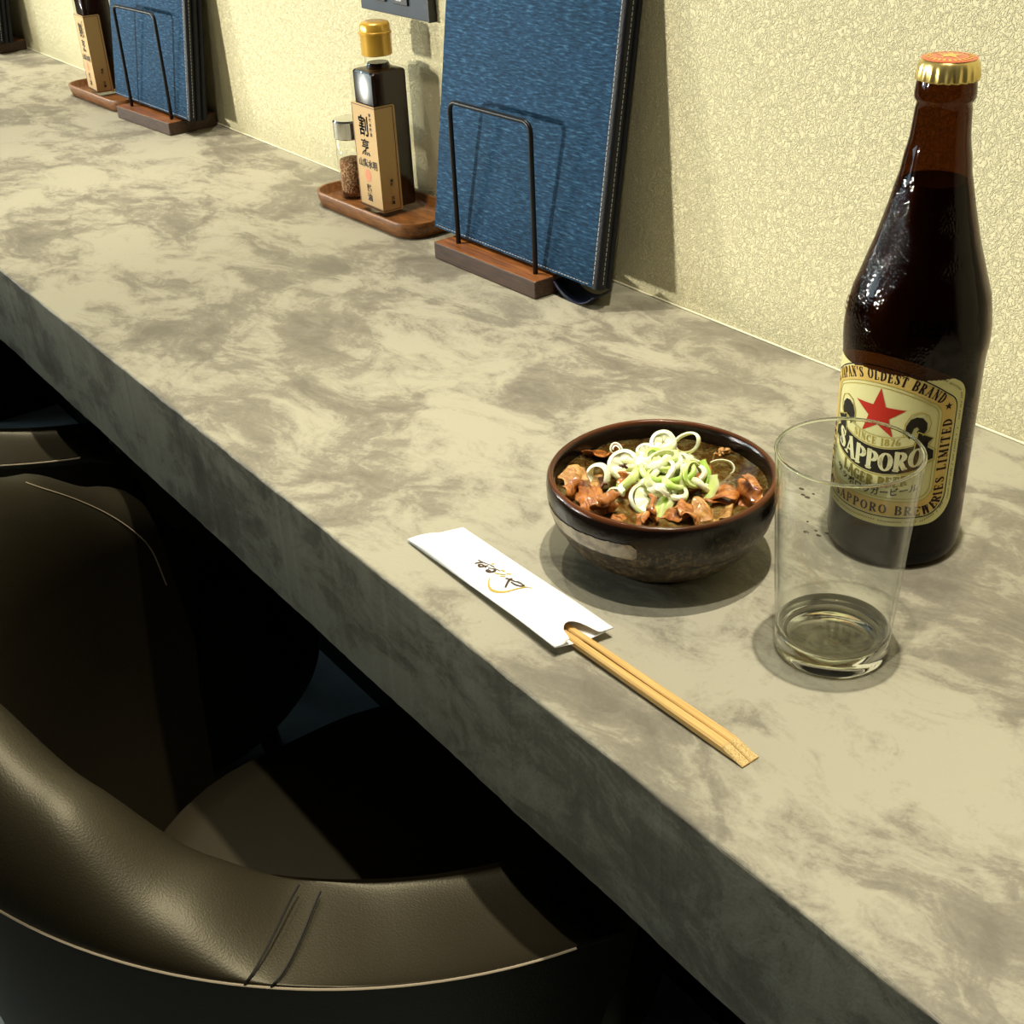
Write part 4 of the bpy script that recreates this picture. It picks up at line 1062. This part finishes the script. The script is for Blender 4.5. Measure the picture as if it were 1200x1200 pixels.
def scallion(name, white, green, pos):
    mt, nt, b = M(name); tc = N(nt, 'ShaderNodeTexCoord')
    n1 = N(nt, 'ShaderNodeTexNoise', Scale=55.0, Detail=2.0); L(nt, tc.outputs['Object'], n1.inputs['Vector'])
    rp = ramp(nt, [(pos-.1, white), (pos+.12, green)]); L(nt, n1.outputs['Fac'], rp.inputs['Fac']); L(nt, rp.outputs['Color'], b.inputs['Base Color'])
    b.inputs['Roughness'].default_value = .28; b.inputs['Subsurface Weight'].default_value = .35; b.inputs['Subsurface Radius'].default_value = (.003, .003, .001); b.inputs['Subsurface Scale'].default_value = .6
    b.inputs['Coat Weight'].default_value = .3
    return mt
WHT, YEL, GRN = (.88, .88, .62), (.80, .82, .36), (.40, .64, .06)
SCM = [scallion('white scallion', WHT, YEL, .6), scallion('pale yellow scallion', WHT, (.62, .74, .20), .5), scallion('green edged scallion', (.74, .80, .34), GRN, .5), scallion('green scallion', (.46, .66, .12), (.24, .48, .03), .5)]
def ring_mesh(ro, wall, hh, squash, seed, hole=None, a0=0, a1=360, spiral=0.0, n=44):
    """one cut ring: rounded band; hole=(radius) fills the inside with a membrane pierced by a ragged hole"""
    rnd = random.Random(seed); ph = [rnd.uniform(0, 6) for _ in range(4)]
    full = a1-a0 >= 360 and spiral == 0
    sec = [(0, -.5), (.5, -.42), (1, -.3), (1.06, 0), (1, .3), (.5, .42), (0, .5), (-.04, 0)]
    rings = []
    cnt = n if full else n+1
    for i in range(cnt):
        a = radians(a0+(a1-a0)*i/n); t = i/n
        r = ro*(1+.05*sin(2*a+ph[0])+.03*sin(3*a+ph[1]))*(1-spiral*t); h2 = hh*(1+.15*sin(a+ph[2])+.12*sin(4*a+ph[3]))
        bend = .0006*sin(2*a+ph[3])
        rings.append([((r-wall+wall*s)*cos(a), (r-wall+wall*s)*sin(a)*squash, h2*z+bend) for s, z in sec])
    v, f = [], []; m_ = len(sec)
    for R_ in rings: v += R_
    for i in range(cnt if full else cnt-1):
        j = (i+1) % cnt
        for k in range(m_): f.append((i*m_+k, i*m_+(k+1) % m_, j*m_+(k+1) % m_, j*m_+k))
    if not full: f.append(tuple(range(m_))); f.append(tuple(range((cnt-1)*m_, cnt*m_)))
    if hole is not None:
        b0 = len(v); q = 3
        for i in range(n):
            a = 2*pi*i/n; hr = hole*(1+.35*sin(3*a+ph[0])+.25*sin(5*a+ph[1]))
            for k in range(q+1):
                r = (ro-wall)*(1-k/q)+hr*(k/q); v.append((r*cos(a), r*sin(a)*squash, hh*(.30-.22*k/q)+.0003*sin(5*a)))
            for k in range(q+1):
                r = (ro-wall)*(1-k/q)+hr*(k/q); v.append((r*cos(a), r*sin(a)*squash, hh*(-.30+.1*k/q)))
        w2 = 2*(q+1)
        for i in range(n):
            j = (i+1) % n
            for k in range(q):
                f.append((b0+i*w2+k, b0+j*w2+k, b0+j*w2+k+1, b0+i*w2+k+1)); f.append((b0+i*w2+q+1+k, b0+i*w2+q+2+k, b0+j*w2+q+2+k, b0+j*w2+q+1+k))
            f.append((b0+i*w2+q, b0+j*w2+q, b0+j*w2+w2-1, b0+i*w2+w2-1))
    return v, f
GRP = 'cut scallion rings heaped on the stew'
def put_ring(x, y, z, rot, mat, label, **kw):
    v, f = ring_mesh(**kw); o = mesh('scallion_ring', v, f, mat, None, auto=60, loc=(x, y, CT+z)); o.rotation_euler = tuple(radians(a) for a in rot)
    tagit(o, label, 'scallion', GRP); return o
# tilt toward the camera: camera azimuth from the bowl is about -43 deg, elevation 31 deg
def face(el, az=-42, spin=0):
    """euler that points the ring axis to azimuth az, elevation el"""
    q = Vector((cos(radians(az))*cos(radians(el)), sin(radians(az))*cos(radians(el)), sin(radians(el)))).to_track_quat('Z', 'Y')
    e = (q @ Matrix.Rotation(radians(spin), 3, 'Z').to_quaternion()).to_euler(); return tuple(math.degrees(a) for a in e)
put_ring(-.0550, -.2745, .0485, face(52, -55), SCM[1], 'large pale green scallion slice with a ragged hole at the front of the heap', ro=.0118, wall=.0022, hh=.0042, squash=.95, seed=1, hole=.0030)
put_ring(-.0665, -.2405, .0645, face(38, -70, 20), SCM[0], 'open scallion loop standing highest at the right of the heap', ro=.0078, wall=.0015, hh=.0030, squash=.72, seed=2)
put_ring(-.0735, -.2510, .0655, face(48, -60), SCM[0], 'round scallion knob with a pinhole at the top of the heap', ro=.0068, wall=.0022, hh=.0060, squash=1.0, seed=3, hole=.0008)
put_ring(-.0790, -.2580, .0600, face(48, -70), SCM[0], 'small scallion knob left of the top of the heap', ro=.0052, wall=.0018, hh=.0058, squash=1.0, seed=4, hole=.0008)
put_ring(-.0830, -.2700, .0545, face(40, -60), SCM[0], 'wide white scallion ring at the left of the heap', ro=.0092, wall=.0022, hh=.0050, squash=.92, seed=5, hole=.0020)
put_ring(-.0905, -.2810, .0490, face(8, -82), SCM[0], 'tilted white scallion ring, leftmost of the heap', ro=.0078, wall=.0016, hh=.0044, squash=.9, seed=6)
put_ring(-.0600, -.2630, .0590, face(75, -50), SCM[2], 'wide green-edged scallion ring lying in the middle of the heap', ro=.0125, wall=.0020, hh=.0044, squash=.85, seed=7)
put_ring(-.0620, -.2600, .0625, face(70, -20), SCM[1], 'thin scallion ring inside the green-edged one', ro=.0086, wall=.0014, hh=.0030, squash=.8, seed=8)
put_ring(-.0480, -.2530, .0575, face(30, 25), SCM[2], 'upright scallion ring with a green edge at the right of the heap', ro=.0088, wall=.0014, hh=.0030, squash=.85, seed=9)
put_ring(-.1040, -.2580, .0520, face(30, -45), SCM[0], 'tiny coiled scallion curl on the meat at the back left', ro=.0040, wall=.0008, hh=.0014, squash=1.0, seed=10, a0=0, a1=560, spiral=.55)
put_ring(-.0730, -.2850, .0455, face(45, -75), SCM[0], 'half scallion curl left of the holed slice', ro=.0050, wall=.0011, hh=.0026, squash=1.0, seed=11, a0=20, a1=250)
put_ring(-.0600, -.2215, .0450, face(60, -20), SCM[0], 'thin scallion arc on the broth at the back right', ro=.0080, wall=.0010, hh=.0022, squash=.7, seed=12, a0=-60, a1=120)
rnd = random.Random(21)
nn = 0
for i in range(40):
    a = rnd.uniform(0, 2*pi); rr = sqrt(rnd.random())*.0205
    x, y = -.0650+rr*cos(a)*1.05, -.2590+rr*sin(a)*.95
    z = .0505+.0115*(1-(rr/.021)**1.6)+rnd.uniform(-.003, .0010)
    ro = rnd.uniform(.0050, .0092)
    put_ring(x, y, z, (rnd.uniform(-38, 38), rnd.uniform(-38, 38), rnd.uniform(0, 360)), SCM[mi_ := rnd.choice((0, 0, 0, 1, 1, 2))], ('thin white scallion ring tangled in the heap on the stew', 'thin pale yellow scallion ring tangled in the heap on the stew', 'thin green edged scallion ring tangled in the heap on the stew')[mi_],
             ro=ro, wall=rnd.uniform(.0014, .0022), hh=rnd.uniform(.0030, .0052), squash=rnd.uniform(.75, 1), seed=100+i, a0=0, a1=360 if rnd.random() < .75 else 250)
def strip(pts, wd, th, mat, label, seed=0):
    P = smoothpoly(pts, 6); rings = []; rnd2 = random.Random(seed)
    for i, p in enumerate(P):
        t = (P[min(i+1, len(P)-1)]-P[max(i-1, 0)]).normalized(); s = t.cross(Vector((cos(radians(-42)), sin(radians(-42)), .6)).normalized()).normalized(); n_ = s.cross(t)
        w_ = wd*(1+.12*sin(i*.8+seed))*.5
        rings.append([p+s*w_*a+n_*th*.5*b for a, b in ((-1, -.4), (-.9, .5), (0, 1), (.9, .5), (1, -.4), (0, -1))])
    v, f = loft(rings, True, True, True); v = [(q[0], q[1], q[2]+CT) for q in v]
    o = mesh('scallion_strip', v, f, mat, None, auto=70); tagit(o, label, 'scallion', 'scallion strips hanging from the heap')
strip([(-.0520, -.2560, .0630), (-.0490, -.2590, .0600), (-.0465, -.2615, .0540), (-.0455, -.2630, .0460)], .0042, .0014, SCM[0], 'white scallion strip hanging down the front right of the heap', 1)
strip([(-.0500, -.2700, .0500), (-.0475, -.2745, .0470), (-.0450, -.2790, .0425)], .0036, .0012, SCM[2], 'pale green scallion strip dangling beside the holed slice', 2)
strip([(-.0430, -.2440, .0560), (-.0400, -.2460, .0520), (-.0385, -.2500, .0480), (-.0375, -.2530, .0440)], .0052, .0018, SCM[1], 'thick cut scallion piece leaning at the right of the heap', 3)
strip([(-.0530, -.2420, .0600), (-.0470, -.2440, .0540), (-.0430, -.2490, .0470)], .0040, .0012, SCM[3], 'dark green scallion strip at the right of the heap', 4)

# ------------------------------------------------------------------ chopsticks and paper sleeve
def chopsticks():
    # pair joined near the square cut end, split toward the sleeve
    root = empty('disposable_chopsticks', (.0823, -.3406, CT+.0004)); tagit(root, 'pair of joined pale bamboo chopsticks sticking out of the white paper sleeve', 'chopsticks')
    d = Vector((-.0363-.0823, -.3440+.3406, .0022)); root.rotation_euler = (0, 0, atan2(d.y, d.x))
    Ls = .205
    for s in (1, -1):
        rings = []
        for i, x in enumerate((0, .004, .008, .0125, .02, .05, .1, .15, .19, Ls)):
            t = x/Ls
            wd = .0052*(1-.25*t); hh = .0046*(1-.20*t)
            z0 = .0014*min(1, max(0, (x-.02)/.10))
            gap = .00012+ (0 if x < .035 else .00035*min(1, (x-.035)/.05))
            ztop = hh*(.16+.84*min(1, x/.0135))              # slanting cut at the butt end
            y0, y1 = gap, wd; c = .0009*(1 if x > .001 else .3)
            sec = [(y0, z0), (y1-c, z0), (y1, z0+c), (y1, z0+max(c*1.2, ztop-c)), (y1-c, z0+ztop), (y0+.0006, z0+ztop), (y0, z0+max(.0002, ztop-.0006))]
            rings.append([(x, s*a, b) for a, b in sec])
        v, f = loft(rings, True, True, True); o = mesh('stick', v, f, [BAMBOO, BAMEND], root)
        for p in o.data.polygons:
            c = p.center
            if c.x < .0126 and p.normal.z > .15: p.material_index = 1
    return root
chopsticks()
def sleeve():
    root = empty('chopstick_sleeve', (0, 0, CT)); 
    tagit(root, 'white paper chopstick sleeve with brushed brown lettering near the counter edge', 'paper sleeve')
    # corners in plan (x, y): left near, left far, right far, right near
    LN, LF, RF, RN = Vector((-.1706, -.3563)), Vector((-.1620, -.3236)), Vector((-.0262, -.3262)), Vector((-.0322, -.3587))
    nu, nv = 40, 20
    def pt(s, t, lay):
        a = LN.lerp(RN, s); b = LF.lerp(RF, s); p = a.lerp(b, t)
        # bowed left end like a cut with a shallow point
        if lay >= 0:
            e = .0022*sin(pi*t)*max(0, 1-s*8); p = p+Vector((-e*0, 0))
        mid = 1-abs(2*t-1)
        rise = .0014+.0046*min(1, s*1.3)                       # lifts toward the open end
        rise = rise*(1-.35*t*(1-s))
        ys = -.3406+(p.x-.0823)*.0285; tc = (ys-a.y)/(b.y-a.y); dt = (t-tc)/.30
        bulge = .0050*max(0, 1-dt*dt)**.8 if abs(dt) < 1 else 0
        if lay == 1: return (p.x, p.y, rise+.0002+bulge*min(1, s*6+.35)*.8)
        return (p.x, p.y, max(.0004, rise-.0001-.0022*mid))
    # layers: the upper sheet has a curved thumb notch at its open end
    def sheet(lay):
        v, f = [], []
        for i in range(nu+1):
            for j in range(nv+1):
                t = j/nv; s = i/nu
                if lay == 1:
                    notch = .080*max(0, 1-((t-.46)/.21)**2)**.5 if abs(t-.46) < .21 else 0
                    curl = .028*(abs(t-.5)*2)**2-.022
                    s = s*(1-notch-curl*(0))
                v.append(pt(s, t, lay))
        for i in range(nu):
            for j in range(nv): a = i*(nv+1)+j; f.append((a, a+1, a+nv+2, a+nv+1))
        return v, f
    for lay, nm in ((1, 'front_layer'), (0, 'back_layer')):
        v, f = sheet(lay); o = mesh(nm, v, f, PAPER, root, smooth=True)
        md = o.modifiers.new('t', 'SOLIDIFY'); md.thickness = .00018; md.offset = 0
    # brushed logo, drawn as strokes lying on the front layer
    def zof(x, y):
        # invert bilinear roughly
        s = (x+.1706)/(.1384); t = (y+.3575)/.0320
        return pt(max(0, min(1, s)), max(0, min(1, t)), 1)[2]+.00035
    K = [[(-.1204, -.3418), (-.1175, -.3419), (-.1145, -.3403), (-.112, -.3376)], [(-.1172, -.3462), (-.117, -.3442), (-.1165, -.3417)], [(-.1126, -.3393), (-.1094, -.3393)],
         [(-.1119, -.3417), (-.1116, -.3435), (-.1145, -.3441), (-.1145, -.3458), (-.1127, -.3463), (-.1119, -.345), (-.1121, -.343), (-.1102, -.3445)],
         [(-.1088, -.3434), (-.1073, -.3417), (-.1061, -.3413), (-.1046, -.3422), (-.104, -.3441), (-.1048, -.3459), (-.107, -.3461), (-.1072, -.3448), (-.1053, -.3446)], [(-.1076, -.3403), (-.1043, -.3392)],
         [(-.094, -.3427), (-.0919, -.3412), (-.0887, -.3404), (-.0886, -.3376), (-.0872, -.3375)], [(-.088, -.3395), (-.0847, -.3387), (-.0828, -.3396), (-.083, -.3416), (-.0855, -.343), (-.0888, -.343)], [(-.0931, -.3393), (-.0916, -.3422), (-.088, -.3467), (-.0867, -.3483)]]
    G = [[(-.1021, -.3441), (-.0997, -.3421), (-.0982, -.3389)], [(-.0974, -.3438), (-.0962, -.3418)],
         [(-.0997, -.3491), (-.0977, -.3514), (-.0947, -.3531), (-.0916, -.3535), (-.0878, -.3526), (-.0843, -.3506), (-.0824, -.3483), (-.0811, -.3447), (-.0807, -.3412), (-.0814, -.3374), (-.0823, -.3349)],
         [(-.1168, -.3363), (-.1157, -.335)], [(-.1078, -.3359), (-.1056, -.3354)], [(-.1029, -.3359), (-.1007, -.3347)]]
    for nm, S_, mt, wd in (('brush_lettering', K, simple('brown brush ink', (.07, .035, .010), .6), 1.15), ('gold_lettering', G, simple('pale gold ink', (.62, .42, .07), .5), .95)):
        pr = Print()
        for st in S_:
            P = smoothpoly([(a*1000, b*1000, 0) for a, b in st], 4) if len(st) > 2 else [Vector((a*1000, b*1000, 0)) for a, b in st]
            n = len(P); pr.stroke([(p[0], p[1]) for p in P], [wd*(.65+.5*sin(pi*(.15+.8*i/n))) for i in range(n)])
        pr.finish(nm, mt, root, lambda u, v_: (u/1000, v_/1000, zof(u/1000, v_/1000)), 1.0)
sleeve()

# ------------------------------------------------------------------ splashes on the counter
def drops():
    v, f = [], []; rnd = random.Random(9)
    for (x, y, r) in [(-.0679, -.1446, .0013), (-.0624, -.1492, .0011), (-.0588, -.1495, .0013), (-.0592, -.1439, .0007), (-.0304, -.1738, .0008), (-.0400, -.1700, .0006), (-.0245, -.1713, .0009), (-.0330, -.1790, .0012), (-.0260, -.1765, .0011)]:
        b = len(v)
        for g, z in ((1, 0), (.85, .0002), (.5, .0004), (.1, .00045)):
            for k in range(14): a = 2*pi*k/14; v.append((x+r*g*cos(a)*1.5, y+r*g*sin(a), CT+.00005+z))
        for i in range(3):
            for k in range(14): f.append((b+i*14+k, b+i*14+(k+1) % 14, b+(i+1)*14+(k+1) % 14, b+(i+1)*14+k))
        f.append(tuple(range(b+42, b+56)))
    o = mesh('broth_splash', v, f, simple('dark splash', (.05, .04, .022), .15), None, smooth=True)
    tagit(o, 'dark drops splashed on the counter between bowl and beer bottle', 'splash', kind='stuff')
drops()
